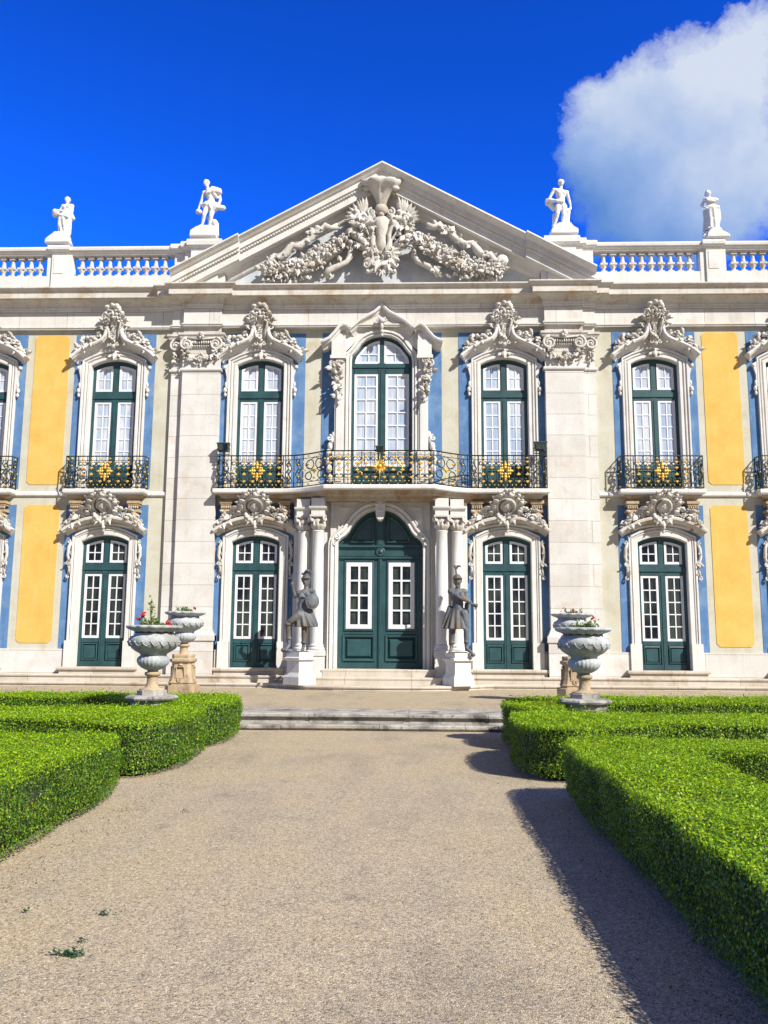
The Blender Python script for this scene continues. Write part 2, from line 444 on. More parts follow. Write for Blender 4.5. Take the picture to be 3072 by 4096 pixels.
# stone plinth, belt course
ed = [(-17.4,-C3-1.06),(-C3+1.06,-C2-1.06),(-C2+1.06,-6.66),(-5.06,-C1-1.06),(-C1+1.06,-1.6)]
for a,b in ed + [(-b,-a) for a,b in ed]:
    mb = MB(); mb.box(a,b,-.07,.03,.2,1.37); obj('plinth', mb, MS['ashlar'], PAL)
for a,b in ((6.66,17.4),(-17.4,-6.66)):
    mb = MB(); mb.sweep_xy([(a,0),(b,0)], [(-.02,6.04),(.05,6.05),(.07,6.08),(.07,6.15),(.03,6.19),(-.02,6.2)])
    obj('belt_course', mb, MS['stone'], PAL)

# entablature with breaks over the pilasters
def plan(*, wing=.10, sec=.22, mainp=.38, cen=.22, x3=6.64, x2=6.24, x1=5.06, X=17.4):
    l = [(-X,-wing),(-x3,-wing),(-x3,-sec),(-x2,-sec),(-x2,-mainp),(-x1,-mainp),(-x1,-cen)]
    return l + [(-x,y) for x,y in reversed(l)]
mb = MB()
mb.sweep_xy(plan(), [(-.3,11.42),(.02,11.42),(.03,11.46),(.05,11.47),(.05,11.51),(0,11.53),(0,12.02),(.035,12.04),(.035,12.09),(.06,12.11),(.06,12.14),(-.3,12.14)])
obj('frieze', mb, MS['frieze'], PAL)
mb = MB()
mb.sweep_xy(plan(), [(-.3,12.13),(.055,12.13),(.07,12.19),(.12,12.26),(.20,12.31),(.27,12.33),(.28,12.35),(.38,12.35),(.38,12.33),(.40,12.33),(.40,12.49),(.42,12.51),(.42,12.53),(.45,12.56),(.50,12.61),(.52,12.62),(.52,12.66),(.45,12.68),(-.3,12.74)])
obj('cornice', mb, MS['warm'], PAL)

# pilasters with scrolled capitals
def pilaster():
    p = MB()
    p.box(-.59,.59,-.26,.02,1.9,10.1); p.box(.59,.98,-.12,.02,1.9,10.1)
    for w,d in ((1.18,.26),(1.57,.12)):
        x1 = -.59+w
        p.sweep_xy([(-.59,.02),(-.59,-d),(x1,-d),(x1,.02)], [(0,.2),(.09,.2),(.09,1.62),(.13,1.64),(.13,1.80),(.10,1.83),(.06,1.9),(.02,2.0),(0,2.02)])
        p.sweep_xy([(-.59,.02),(-.59,-d),(x1,-d),(x1,.02)], [(0,9.98),(.05,10.0),(.06,10.04),(.05,10.08),(0,10.1)])
        p.box(-.59,x1,-d-.004,.02,10.1,11.0)
    c = MB(); rg = random.Random(5)
    for x0,x1,d in ((-.59,.59,.26),(.59,.98,.12)):
        c.sweep_xy([(x0-.02,.02),(x0-.02,-d-.04),(x1+.02,-d-.04),(x1+.02,.02)], [(0,11.0),(.06,11.03),(.09,11.1),(.12,11.13),(.12,11.2),(.02,11.22),(-.02,11.25),(-.02,11.43),(.05,11.46),(-.05,11.47)])
    y = -.36
    for s in (-1,1):
        volute(c, s*.46, 10.83, .21, y, -s, PI/2, .22, 1.8)
        c.ball((s*.46,-.3,10.83), (.2,.1,.2), 10, 6)
    c.tube([(-.46,-.36,11.04),(0,-.34,11.0),(.46,-.36,11.04)], .035, 6)
    for i in range(9): c.ball((-.28+.07*i,-.33,10.9), (.03,.05,.06), 6, 5)
    for i in range(9): c.ball((-.28+.07*i,-.32,10.78), (.03,.04,.03), 6, 4)
    flower(c, 0, -.42, 11.1, .12, rg); c.ball((0,-.42,11.16), .07)
    volute(c, .84, 10.83, .19, -.22, -1, PI/2, .22, 1.7); c.ball((.84,-.15,10.83), (.17,.1,.17), 10, 6)
    g = [(-.46,10.62,.06),(-.3,10.44,.07),(0,10.36,.09),(.3,10.44,.07),(.46,10.62,.06)]
    cluster(c, g, 46, 1, -.3, .12, .065, rg, .25)
    for s in (-1,1): cluster(c, [(s*.5,10.62,.04),(s*.52,10.3,.05)], 12, 1, -.28, .08, .055, rg, .4)
    for x,a in ((-.3,-.6),(.32,-2.4),(.0,-1.5)): leaf(c, x, -.28, 10.33, a, .22, .06, .3)
    cluster(c, [(.84,10.62,.05),(.86,10.28,.05)], 16, 1, -.16, .1, .06, rg, .35)
    return p, c
P, Cp = pilaster()
pr = obj('pilaster', P, MS['ashlar'], PAL, (5.66,0,0)); obj('capital', Cp, MS['carved'], pr)
P, Cp = pilaster()
for m_ in (P, Cp): m_.v = [(-x,y,z) for x,y,z in m_.v]; m_.f = [tuple(reversed(f)) for f in m_.f]
pl = obj('pilaster', P, MS['ashlar'], PAL, (-5.66,0,0)); obj('capital', Cp, MS['carved'], pl)

# casement leaves: green joinery, white sashes, panes
def casement(a, z0, zs, rise, tr, lo, up, rows, yb=.18, uprows=2, loz=True):
    g, w, p = MB(), MB(), MB()
    ar = arch(a, zs, rise)
    g.prism([(-a-.05,z0-.02)]+[(x,z+.03) for x,z in ar]+[(a+.05,z0-.02)], yb, yb+.1)
    F = yb-.05
    g.sweep_xz([(-a,z0)]+ar+[(a,z0)], [(.04,F),(-.085,F),(-.1,F+.025),(-.1,yb+.01)])
    g.box(-.092,.092,F-.005,yb+.01,z0,tr[1]+.02); g.box(-.03,.03,F-.022,F+.01,z0,tr[0])
    g.box(-.075,.075,F+.007,yb+.01,tr[1],zs+rise-.03)
    g.box(-a+.1,a-.1,F+.003,yb+.01,tr[0],tr[1])
    g.box(-a+.03,a-.03,F-.03,F+.01,tr[0]+(tr[1]-tr[0])*.32,tr[0]+(tr[1]-tr[0])*.75)
    g.box(-a+.1,a-.1,F+.003,yb+.01,z0,z0+.16)
    for s in (-1,1):
        x0, x1 = sorted((s*.108, s*(a-.1)))
        # lower leaf rails
        g.box(x0,x1,F,yb+.01,lo[0]-.13,lo[0]); g.box(x0,x1,F,yb+.01,lo[1],tr[0]+.01)
        if lo[0]-z0 > .5:
            q0, q1, r0, r1 = z0+.16, lo[0]-.13, x0, x1
            g.sweep_xz([(r0+.02,q0+.02),(r0+.02,q1-.02),(r1-.02,q1-.02),(r1-.02,q0+.02)], [(0,F),(-.03,F-.012),(-.05,F+.02),(-.05,yb)], closed=True)
            g.frustum(0,0,0,1,1,1,1,1) if False else None
            m = .09; g.prism([(r0+m,q0+m),(r1-m,q0+m),(r1-m,q1-m),(r0+m,q1-m)], F+.005, yb+.01)
        S = F+.008
        pl_ = [(x0,lo[0]),(x0,lo[1]),(x1,lo[1]),(x1,lo[0])]
        def top(x, off): # arch height at x
            rr = (a*a+rise*rise)/(2*rise); return zs+rise-rr+math.sqrt(rr*rr-x*x)-off
        pu = [(x0,up)]+[(x0+(x1-x0)*i/5, top(x0+(x1-x0)*i/5,.135)) for i in range(6)]+[(x1,up)]
        for poly in (pl_, pu):
            w.sweep_xz(poly, [(0,yb),(0,S),(-.062,S),(-.072,S+.02),(-.072,yb)], closed=True)
            p.prism(poly, yb-.018, yb-.002)
        xm = (x0+x1)/2
        w.box(xm-.017,xm+.017,S+.006,yb-.01,lo[0]+.06,lo[1]-.06)
        for i in range(1,rows):
            z = lo[0]+.07+(lo[1]-lo[0]-.14)*i/rows; w.box(x0+.06,x1-.06,S+.008,yb-.01,z-.017,z+.017)
        zt = top(xm,.2); w.box(xm-.015,xm+.015,S+.006,yb-.01,up+.06,zt)
        for i in range(1,uprows):
            z = up+.07+(zt-up-.1)*i/uprows; w.box(x0+.06,x1-.06,S+.008,yb-.01,z-.015,z+.015)
    return g, w, p

def upper_window():
    st = MB(); a = HALF; ar = arch(a, 10.24, .2)
    path = [(-a,6.2)]+ar+[(a,6.2)]
    st.sweep_xz(path, [(0,.2),(0,-.05),(.02,-.07),(.10,-.07),(.115,-.035),(.135,-.04),(.15,-.085),(.19,-.085),(.205,-.05),(.225,-.055),(.24,-.11),(.285,-.11),(.29,-.09),(.29,.03)])
    hoodR = [(.23,11.40),(.235,11.28),(.27,11.14),(.37,11.01),(.56,10.91),(.80,10.81),(1.0,10.71),(1.17,10.59),(1.33,10.44)]
    hoodL = [(-x,z) for x,z in reversed(hoodR)]
    ao = [(x*1.42, z+.28) for x,z in ar]
    st.prism(ao+list(reversed(hoodR))+list(reversed(hoodL)), -.035, .03)
    hd = MB()
    prof = [(-.20,.0),(-.19,-.05),(-.14,-.08),(-.09,-.17),(-.075,-.27),(-.05,-.29),(-.045,-.33),(-.01,-.36),(.035,-.36),(.06,-.33),(.07,-.28),(.07,.0)]
    hd.sweep_xz(hoodL, prof); hd.sweep_xz(hoodR, prof)
    for s in (-1,1):
        volute(hd, s*.33, 11.43, .10, -.26, s, PI if s>0 else 0, .3, 1.2)
        # ears beside the jamb head, little drops lower down
        st.prism([(s*1.0,9.45),(s*1.07,9.5),(s*1.06,9.85),(s*1.12,10.1),(s*1.16,10.2),(s*1.0,10.3)], -.10, .02)
        st.ball((s*1.13,-.09,10.16), .065); st.ball((s*1.10,-.08,9.42), (.06,.06,.09)); st.ball((s*1.09,-.08,9.27), (.045,.05,.07))
        st.ball((s*1.08,-.07,9.6), (.04,.05,.1))
    cr = MB(); rg = random.Random(21)
    # cartouche stem, shell basket, key
    cr.lathe([(.05,10.9),(.13,10.98),(.16,11.1),(.15,11.3),(.19,11.48),(.24,11.62),(.25,11.75),(.12,11.82)], 0, -.12, 14, True, lambda A,z: 1+.06*math.cos(8*A), .8)
    for s in (-1,1):
        cr.tube([(s*.13,-.28,11.05),(s*.17,-.30,11.25),(s*.22,-.32,11.5),(s*.28,-.3,11.72)], [.03,.04,.045,.04], 6)
        volute(cr, s*.30, 11.78, .085, -.3, -s, 0 if s<0 else PI, .3, 1.2)
        volute(cr, s*.14, 10.86, .07, -.28, s, PI/2, .32, 1.2)
        leaf(cr, s*.1, -.26, 11.15, PI/2-s*.5, .36, .09, .5); leaf(cr, s*.2, -.27, 11.55, PI/2-s*.9, .32, .1, .6)
        leaf(cr, s*.26, -.22, 11.46, PI/2-s*1.5, .26, .08, .4)
        cluster(cr, [(s*.46,11.18,.10),(s*.66,11.1,.15),(s*.9,10.97,.15),(s*1.1,10.82,.10),(s*1.27,10.62,.05)], 64, .8, -.1, .24, .088, rg, .3)
        cluster(cr, [(s*.24,11.75,.10),(s*.34,11.5,.08)], 16, 1, -.2, .14, .07, rg, .4)
    cr.ball((0,-.2,11.92), (.20,.13,.20)); cr.ball((0,-.36,11.86), (.05,.07,.08)); cr.ball((0,-.33,11.75), (.09,.07,.04))
    for s in (-1,1): cr.ball((s*.09,-.33,11.98), (.07,.06,.03)); cr.ball((s*.11,-.30,11.86), (.06,.07,.06))
    cluster(cr, [(-.02,11.70,.09),(.0,11.5,.10),(0,11.25,.07),(0,11.02,.05)], 17, 1, -.24, .10, .055, rg, .7)
    for i in range(17):
        A = -.6+ (PI+1.2)*i/16
        q = rg.uniform(.19,.27); cr.ball((q*math.cos(A),-.20-.1*rg.random(),11.95+q*.92*math.sin(A)), (.06+.04*rg.random(),.09,.05+.04*rg.random()), 6, 5, jit=.25)
    for i in range(7): leaf(cr, .1*math.cos(.4+.38*i), -.2, 12.05, .35+.4*i, .2, .055, .7)
    cluster(cr, [(-.1,11.75,.07),(.1,11.75,.07)], 9, .8, -.3, .1, .06, rg, .4)
    cr.ball((0,-.24,10.82), (.09,.1,.09)); leaf(cr, 0, -.14, 10.7, -PI/2, .3, .09, .2)
    for s in (-1,1): leaf(cr, s*.06, -.12, 10.6, -PI/2+s*.9, .2, .05, .2); cr.ball((s*.14,-.12,10.52), .045)
    cr.box(-.11,.11,-.13,.02,10.42,10.62)
    cr.v = [(x,y-max(0,z-11.4)*.25,z-max(0,z-11.4)*.12) for x,y,z in cr.v]
    return st, hd, cr
def lower_window():
    st = MB(); a = HALF; ar = arch(a, 4.64, .19)
    path = [(-a,.85)]+ar+[(a,.85)]
    st.sweep_xz(path, [(0,.2),(0,-.045),(.02,-.06),(.15,-.06),(.165,-.085),(.19,-.085),(.20,-.05),(.215,-.055),(.225,-.10),(.275,-.10),(.285,-.07),(.285,.03)])
    ao = [(x*1.4, z+.27) for x,z in ar]
    hp = arch(1.27, 4.93, .42, 15)
    st.prism(ao+list(reversed(hp)), -.03, .03)
    st.sweep_xz([(x*1.42,z+.3) for x,z in ar], [(0,-.02),(0,-.09),(.03,-.12),(.06,-.12),(.07,-.085),(.1,-.09),(.11,-.14),(.15,-.14),(.16,-.02)])
    for s in (-1,1):
        st.box(*sorted((s*.70+s*.03,s*1.06)),-.13,.02,.2,1.62)
    hd = MB()
    hd.sweep_xz(hp, [(-.16,.0),(-.15,-.06),(-.11,-.1),(-.07,-.2),(-.06,-.27),(-.03,-.28),(-.02,-.33),(.04,-.34),(.07,-.30),(.07,.0)])
    cr = MB(); rg = random.Random(33)
    # oval niche with a mask
    ring = [(.31*math.cos(2*PI*i/24), -.24, 5.73+.34*math.sin(2*PI*i/24)) for i in range(25)]
    cr.tube(ring, .045, 7); cr.ball((0,-.06,5.72), (.31,.08,.34), 14, 8)
    face(cr, 0, 5.68, -.20, .205)
    for i in range(25):
        A = -.7+(PI+1.4)*i/24
        q = rg.uniform(.36,.46); cr.ball((q*math.cos(A),-.18-.14*rg.random(),5.74+q*1.02*math.sin(A)), (.06+.06*rg.random(),.1,.06+.05*rg.random()), 6, 5, jit=.25)
        if i%2: leaf(cr, .4*math.cos(A), -.24, 5.74+.42*math.sin(A), A, .2, .07, .6)
    cluster(cr, [(-.12,6.18,.06),(.12,6.18,.06)], 9, .8, -.18, .12, .075, rg, .4)
    for s in (-1,1):
        cr.tube([(s*.30,-.28,5.5),(s*.24,-.32,5.36),(s*.12,-.33,5.26),(s*.05,-.30,5.12)], [.06,.07,.06,.03], 6)
        volute(cr, s*.22, 5.3, .09, -.3, s, 0, .32, 1.2)
        leaf(cr, s*.1, -.3, 5.4, -PI/2+s*.5, .3, .08, .3)
        cluster(cr, [(s*.48,5.55,.13),(s*.68,5.50,.16),(s*.88,5.36,.13),(s*1.05,5.2,.09),(s*1.2,5.05,.05)], 64, .8, -.1, .24, .088, rg, .34)
        # stained console carrying the balcony
    cr.ball((0,-.14,5.38), (.24,.16,.20)); cluster(cr, [(-.18,5.42,.08),(0,5.32,.10),(.18,5.42,.08)], 26, 1, -.22, .12, .075, rg, .75)
    leaf(cr, 0, -.3, 5.3, -PI/2, .26, .07, .2); cr.ball((0,-.28,5.06), (.06,.07,.08)); cr.ball((0,-.24,4.95), (.045,.05,.06))
    for s in (-1,1):
        sx = s*1.1
        cr.tube([(sx-s*.06,-.07,4.62),(sx,-.09,4.45),(sx+s*.02,-.09,4.2),(sx-s*.03,-.08,4.02),(sx-s*.04,-.07,3.8),(sx-s*.02,-.08,3.6)], [.04,.055,.05,.04,.04,.03], 6)
        volute(cr, sx+s*.0, 4.62, .06, -.08, s, PI/2, .35, 1.1); volute(cr, sx-s*.01, 3.98, .1, -.08, s, PI/2, .3, 1.3); volute(cr, sx-s*.02, 3.55, .065, -.08, -s, PI/2, .35, 1.1)
        cluster(cr, [(sx-s*.02,4.3,.12),(sx-s*.04,3.7,.12)], 7, .3, -.06, .06, .05, rg, .5)
    cr.v = [(x,y-max(0,z-5.45)*.62,z-max(0,z-5.45)*.20) for x,y,z in cr.v]
    return st, hd, cr
def console(cx):
    m = MB(); rg = random.Random(9)
    m.box(cx-.19,cx+.19,-.34,.0,5.78,5.86); m.box(cx-.16,cx+.16,-.31,.0,5.72,5.78)
    m.box(cx-.18,cx+.18,-.30,.0,5.52,5.6)
    for i in range(5): m.ball((cx-.13+.065*i,-.29,5.66), (.035,.05,.055), 6, 5)
    m.sweep_xz([(cx-.12,5.52),(cx-.09,5.3),(cx-.06,5.1)], [(0,0),(0,-.24),(-.1,-.27)]) if False else None
    rows = []
    for z,w,d in ((5.52,.13,.27),(5.4,.12,.24),(5.25,.10,.17),(5.1,.08,.12),(4.95,.05,.08)):
        rows.append([(cx-w,0,z),(cx-w,-d,z),(cx-w*.4,-d-.03,z),(cx+w*.4,-d-.03,z),(cx+w,-d,z),(cx+w,0,z)])
    m.grid(rows, False, True, True)
    leaf(m, cx, -.26, 5.5, -PI/2, .36, .11, .1)
    return m
def ironwork(path, z0, z1, centre, panels):
    # path: list of XY; returns iron and gold meshes; everything is real bar and leaf geometry
    P = [Vector(p) for p in path]; L = [0]
    for i in range(1,len(P)): L.append(L[-1]+(P[i]-P[i-1]).length)
    T = L[-1]
    def at(s, z, out=0):
        s = max(0,min(T,s)); k = 0
        while k < len(L)-2 and L[k+1] < s: k += 1
        f = (s-L[k])/max(1e-6,L[k+1]-L[k]); p = P[k].lerp(P[k+1], f); t = (P[k+1]-P[k]).normalized()
        return (p.x+t.y*out, p.y-t.x*out, z)
    I, G, K = MB(), MB(), MB(); H = z1-z0
    def rail(z, r):
        n = max(2,int(T/.12)); ss = sorted(set([T*i/n for i in range(n+1)]+L))
        I.tube([at(s,z) for s in ss], r, 6)
    rail(z1, .02); rail(z1-.13, .010); rail(z0+.03, .016); rail(z0+.15, .009)
    def bar(s, r=.013): I.tube([at(s,z0), at(s,z1)], r, 5)
    def curve(pts, r=.018): I.tube([at(s,z) for s,z in pts], r, 5)
    def circ(s, z, r, w=.016): curve([(s+r*math.cos(A*PI/6), z+r*math.sin(A*PI/6)) for A in range(13)], w)
    def cscroll(s, z, r, a0, a1, n=14): curve([(s+r*(1-.5*i/(n-1))*math.cos(a0+(a1-a0)*i/(n-1)), z+r*(1-.5*i/(n-1))*math.sin(a0+(a1-a0)*i/(n-1))) for i in range(n)])
    def fleur(s, z, up=1, k=.06):
        for a in (-1,0,1):
            q = []
            for t,w in ((0,.25),(.5,.5),(1,.12)):
                q.append((s+a*k*t*.95, z+up*k*(t*(1.15 if a==0 else .35)), w*k))
            G.tube([at(x,zz,.02) for x,zz,_ in q], [w for *_,w in q], 5)
        G.ball(at(s,z,.03), k*.34, 6, 4)
    def knob(s, z, k=.03): G.ball(at(s,z,.015), k, 6, 4)
    for (a,b,kind) in panels:
        bar(a, .015); bar(b, .015); m = (a+b)/2; w = b-a
        if kind == 'narrow':
            for q in (.33,.67):
                s = a+w*q; zz = z0+.15; hh = H-.28
                curve([(s+w*.13*math.sin(i/16*4*PI), zz+hh*i/16) for i in range(17)], .018)
            for q in (.2,.5,.8): circ(m, z0+.15+(H-.28)*q, w*.16)
            knob(a, z0+H*.5, .028); knob(b, z0+H*.5, .028)
            for q in (.25,.75): knob(m, z0+.15+(H-.28)*q, .03)
            fleur(m, z0+.06, 1, .05); fleur(m, z1-.09, 1, .045)
        elif kind == 'lyre':
            hh = H-.28; zb = z0+.15
            for s_ in (-1,1):
                curve([(m+s_*w*(.42*math.sin(PI*t*.9+.15)), zb+hh*.5*t) for t in [i/12 for i in range(13)]], .012)
                curve([(m+s_*w*.40*math.sin(PI*t), zb+hh*(.45+.55*t)) for t in [i/12 for i in range(13)]], .011)
                circ(m+s_*w*.2, zb+hh*.72, w*.16); circ(m+s_*w*.27, zb+hh*.25, w*.13)
                fleur(m+s_*w*.3, zb+hh*.75, -1, .06); knob(m+s_*w*.4, zb+hh*.5); fleur(m+s_*w*.25, z1-.08, 1, .05); fleur(m+s_*w*.25, z0+.07, 1, .05)
                knob(a+.02 if s_<0 else b-.02, zb+hh*.15, .03); knob(a+.02 if s_<0 else b-.02, zb+hh*.85, .03)
            fleur(m, zb+hh*.48, -1, .10); fleur(m, zb+hh*.42, 1, .07); fleur(m, zb+hh*.12, 1, .06)
        else:
            hh = H-.28; zb = z0+.15; n = max(2,round(w/.27)); c = m
            step = w/n
            for i in range(1,n):
                s = a+step*i
                if abs(s-c) > .2: bar(s, .011)
            for i in range(n):
                s = a+step*(i+.5)
                d = abs(s-c)
                for sg in (-1,1):
                    cscroll(s+sg*step*.22, zb+hh*.84, step*.24, PI/2 if sg>0 else PI/2, PI/2-sg*4.4)
                    cscroll(s+sg*step*.22, zb+hh*.16, step*.24, -PI/2, -PI/2+sg*4.4)
                if d > .24:
                    curve([(s-step*.4, zb+hh*.5),(s-step*.2, zb+hh*.62),(s, zb+hh*.5),(s+step*.2, zb+hh*.38),(s+step*.4, zb+hh*.5)], .009)
                    fleur(s, zb+hh*.68, -1, .065); fleur(s, zb+hh*.36, 1, .065)
                fleur(s, zb+hh*.93, -1, .06); fleur(s, zb+hh*.10, -1, .06)
                knob(s-step*.28, z0+.10, .022); knob(s+step*.28, z0+.10, .022); fleur(s, z1-.09, 1, .04)
                knob(s+step*.5, z0+.01, .02)
            zc = zb+hh*.52
            if centre == 'star':
                for i in range(24):
                    A = 2*PI*i/24; r = .44 if i%6==0 else (.27 if i%2==0 else .22)
                    K.tube([at(c+.04*math.cos(A), zc+.04*math.sin(A), .04), at(c+r*math.cos(A), zc+r*math.sin(A), .02)], [.026,.006], 5)
                K.ball(at(c,zc,.05), (.07,.05,.07), 10, 6)
                for sg in (-1,1):
                    K.tube([at(c+sg*(.62+.06*math.sin(t*6)-.1*t*t), zc-.2+.55*t, .02) for t in [i/10 for i in range(11)]], [.012+.016*math.sin(PI*i/10) for i in range(11)], 5)
                    K.tube([at(c+sg*(.58+.06*math.cos(A*.5)), zc-.22+.06*math.sin(A*.5), .02) for A in range(9)], .018, 5)
            else:
                for A in range(4):
                    ax, az = math.cos(A*PI/2), math.sin(A*PI/2); Lk = .30 if A%2 else .24
                    for q,wd in ((.35,.055),(.62,.06),(.85,.04),(1,.02)):
                        K.ball(at(c+ax*Lk*q, zc+az*Lk*q, .03), (wd,.04,wd), 7, 5)
                    for sg in (-1,1):
                        K.ball(at(c+(ax*.6-sg*az*.34)*Lk, zc+(az*.6+sg*ax*.34)*Lk, .03), (.04,.03,.04), 6, 4)
                for A in range(4):
                    B_ = PI/4+A*PI/2; K.ball(at(c+.13*math.cos(B_), zc+.13*math.sin(B_), .02), (.045,.03,.045), 6, 4)
                I.ball(at(c,zc,.05), .035, 6, 4)
    return I, G, K
# ---- windows: one of each kind, then copies
def build_window(name, c, parts, cas):
    st, hd, cr = parts; g, w, p = cas
    o = obj(name, st, MS['stone'], PAL, (c,0,0))
    obj('hood', hd, MS['stone' if name=='upper_window' else 'warm'], o); obj('carving', cr, MS['carved'], o)
    obj('casement', g, MS['green'], o); obj('sash', w, MS['white'], o)
    obj('pane', p, MS['blind' if name=='upper_window' else 'glass'], o)
    return o
up0 = build_window('upper_window', C1, upper_window(), casement(HALF,6.2,10.24,.2,(9.10,9.44),(7.05,9.10),9.45,5))
lo0 = build_window('lower_window', C1, lower_window(), casement(HALF,.85,4.64,.19,(3.67,4.0),(1.70,3.65),4.0,5))
s = MB(); s.sweep_xy([(-1.13,.02),(-1.13,-.22),(1.13,-.22),(1.13,.02)], [(-.3,.2),(0,.2),(0,.74),(.06,.76),(.07,.8),(.06,.845),(-.3,.846)])
obj('sill', s, MS['step'], lo0)
for c in (-C1,-C2,C2,-C3,C3):
    dup(up0, PAL, (c,0,0)); dup(lo0, PAL, (c,0,0))
con0 = obj('console', console(0), MS['ochre'], PAL, (C1-.9,0,0))
for c in (-C1,-C2,C2,-C3,C3,C1):
    for s_ in (-1,1):
        if (c,s_) == (C1,-1): continue
        dup(con0, PAL, (c+s_*.9,0,0))

# ---- side balconies
def fuse_rail(I, G, o):
    k = len(I.f); I.add(G.v, G.f, True); I.mi[k:] = [1]*(len(I.f)-k)
    return obj('railing', I, [MS['iron'],MS['gold']], o)
def balcony(c):
    sl = MB(); w, d = 1.20, .36
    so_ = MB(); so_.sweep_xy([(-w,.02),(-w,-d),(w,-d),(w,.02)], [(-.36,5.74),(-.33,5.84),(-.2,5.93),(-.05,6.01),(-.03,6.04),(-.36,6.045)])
    sl.sweep_xy([(-w,.02),(-w,-d),(w,-d),(w,.02)], [(-.34,6.045),(-.02,6.045),(-.01,6.07),(.05,6.08),(.07,6.12),(.07,6.19),(.05,6.22),(-.34,6.224)])
    sl.box(-w+.03,w-.03,-d+.03,0,6.19,6.215)
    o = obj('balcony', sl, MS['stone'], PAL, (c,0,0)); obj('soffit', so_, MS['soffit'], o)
    path = [(-1.22,-.01),(-1.22,-.38),(1.22,-.38),(1.22,-.01)]
    I, G, K = ironwork(path, 6.24, 7.24, 'flower', [(0.02,.36,'narrow'),(.37,.74,'narrow'),(.74,2.44,'wide'),(2.44,2.81,'narrow'),(2.82,3.16,'narrow')])
    fuse_rail(I, G, o); obj('gilt_rosette', K, MS['gold'], o)
    return o
b0 = balcony(C2)
for c in (-C2,-C3,C3): dup(b0, PAL, (c,0,0))

# ---- the long middle balcony
def bez(p0,p1,p2,p3,n=10): return [tuple((1-t)**3*a+3*(1-t)**2*t*b+3*(1-t)*t*t*c+t**3*d for a,b,c,d in zip(p0,p1,p2,p3)) for t in [i/n for i in range(n+1)]]
half = [(1.62,-1.22)] + bez((1.62,-1.22),(2.0,-.92),(2.4,-.54),(2.95,-.52))[1:] + [(5.02,-.52),(5.02,-.28)]
front = [(-x,y) for x,y in reversed(half)] + half
mb = MB()
sf = MB(); sf.sweep_xy(front, [(-.5,5.80),(-.32,5.83),(-.28,5.90),(-.14,5.94),(-.12,6.0),(-.05,6.04),(-.5,6.05)])
mb.sweep_xy(front, [(-.5,6.05),(-.01,6.05),(.0,6.06),(.04,6.06),(.06,6.09),(.06,6.17),(.04,6.20),(-.5,6.204)])
mb.prismz([(-5.0,.0)]+[(x,y+.03) for x,y in front]+[(5.0,.0)], 6.10, 6.195)
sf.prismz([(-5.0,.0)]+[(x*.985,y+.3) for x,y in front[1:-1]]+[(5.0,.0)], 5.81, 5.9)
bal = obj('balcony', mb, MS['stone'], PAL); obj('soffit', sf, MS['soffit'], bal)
rp = [(x*.992,y+.05) for x,y in front]
def plen(p): return sum(math.hypot(b[0]-a[0],b[1]-a[1]) for a,b in zip(p,p[1:]))
sd = plen(rp[:3]) ; crv = plen(rp[2:13]); tot = plen(rp); m_ = tot/2
e1 = .24; mid = 1.60
pan = [(.02,e1+.06,'narrow'),(e1+.06,e1+.42,'narrow'),(e1+.42,sd-.04,'wide'),(sd-.04,sd+.30,'narrow'),(sd+.30,sd+.62,'narrow'),(sd+.62,m_-mid,'lyre')]
pan = pan + [(m_-mid,m_+mid,'star')] + [(tot-b,tot-a,k) for a,b,k in reversed(pan)]
I, G = MB(), MB()
for which in ('flower','star'):
    i_, g_, k_ = ironwork(rp, 6.22, 7.23, which, [p for p in pan if (p[2]=='star')==(which=='star')])
    I.add(i_.v, i_.f, True)
    G.add(g_.v, g_.f, True)
    obj('gilt_star' if which=='star' else 'gilt_rosette', k_, MS['gold'], bal)
fuse_rail(I, G, bal)

# ---- middle window
def mid_open(k=1.0, dz=0): return [(x*k, z+dz) for x,z in [(-.95,10.40),(-.93,10.52),(-.84,10.62),(-.76,10.72),(-.64,10.90),(-.48,11.05),(-.30,11.14),(0,11.19),(.30,11.14),(.48,11.05),(.64,10.90),(.76,10.72),(.84,10.62),(.93,10.52),(.95,10.40)]]
st = MB()
path = [(-.95,6.2)]+mid_open()+[(.95,6.2)]
st.sweep_xz(path, [(0,.2),(0,-.12),(.02,-.15),(.05,-.15),(.065,-.11),(.085,-.12),(.10,-.18),(.16,-.18),(.175,-.12),(.20,-.12),(.20,.02)])
hoodR = [(0,12.10),(.10,11.97),(.22,11.86),(.45,11.73),(.70,11.58),(.90,11.40),(1.02,11.30)]
hoodT = [(1.0,11.30),(1.10,11.38),(1.20,11.42),(1.32,11.34),(1.46,11.16),(1.62,10.98),(1.78,10.89),(1.90,10.86)]
fill = [(x*1.2,z+.17) for x,z in mid_open()]
st.prism([(-1.16,10.4)]+fill[1:-1]+[(1.16,10.4),(1.55,10.5),(1.5,11.0),(1.2,11.36)]+list(reversed(hoodR))+[(-x,z) for x,z in hoodR[1:]]+[(-1.2,11.36),(-1.5,11.0),(-1.55,10.5)], -.09, .03)
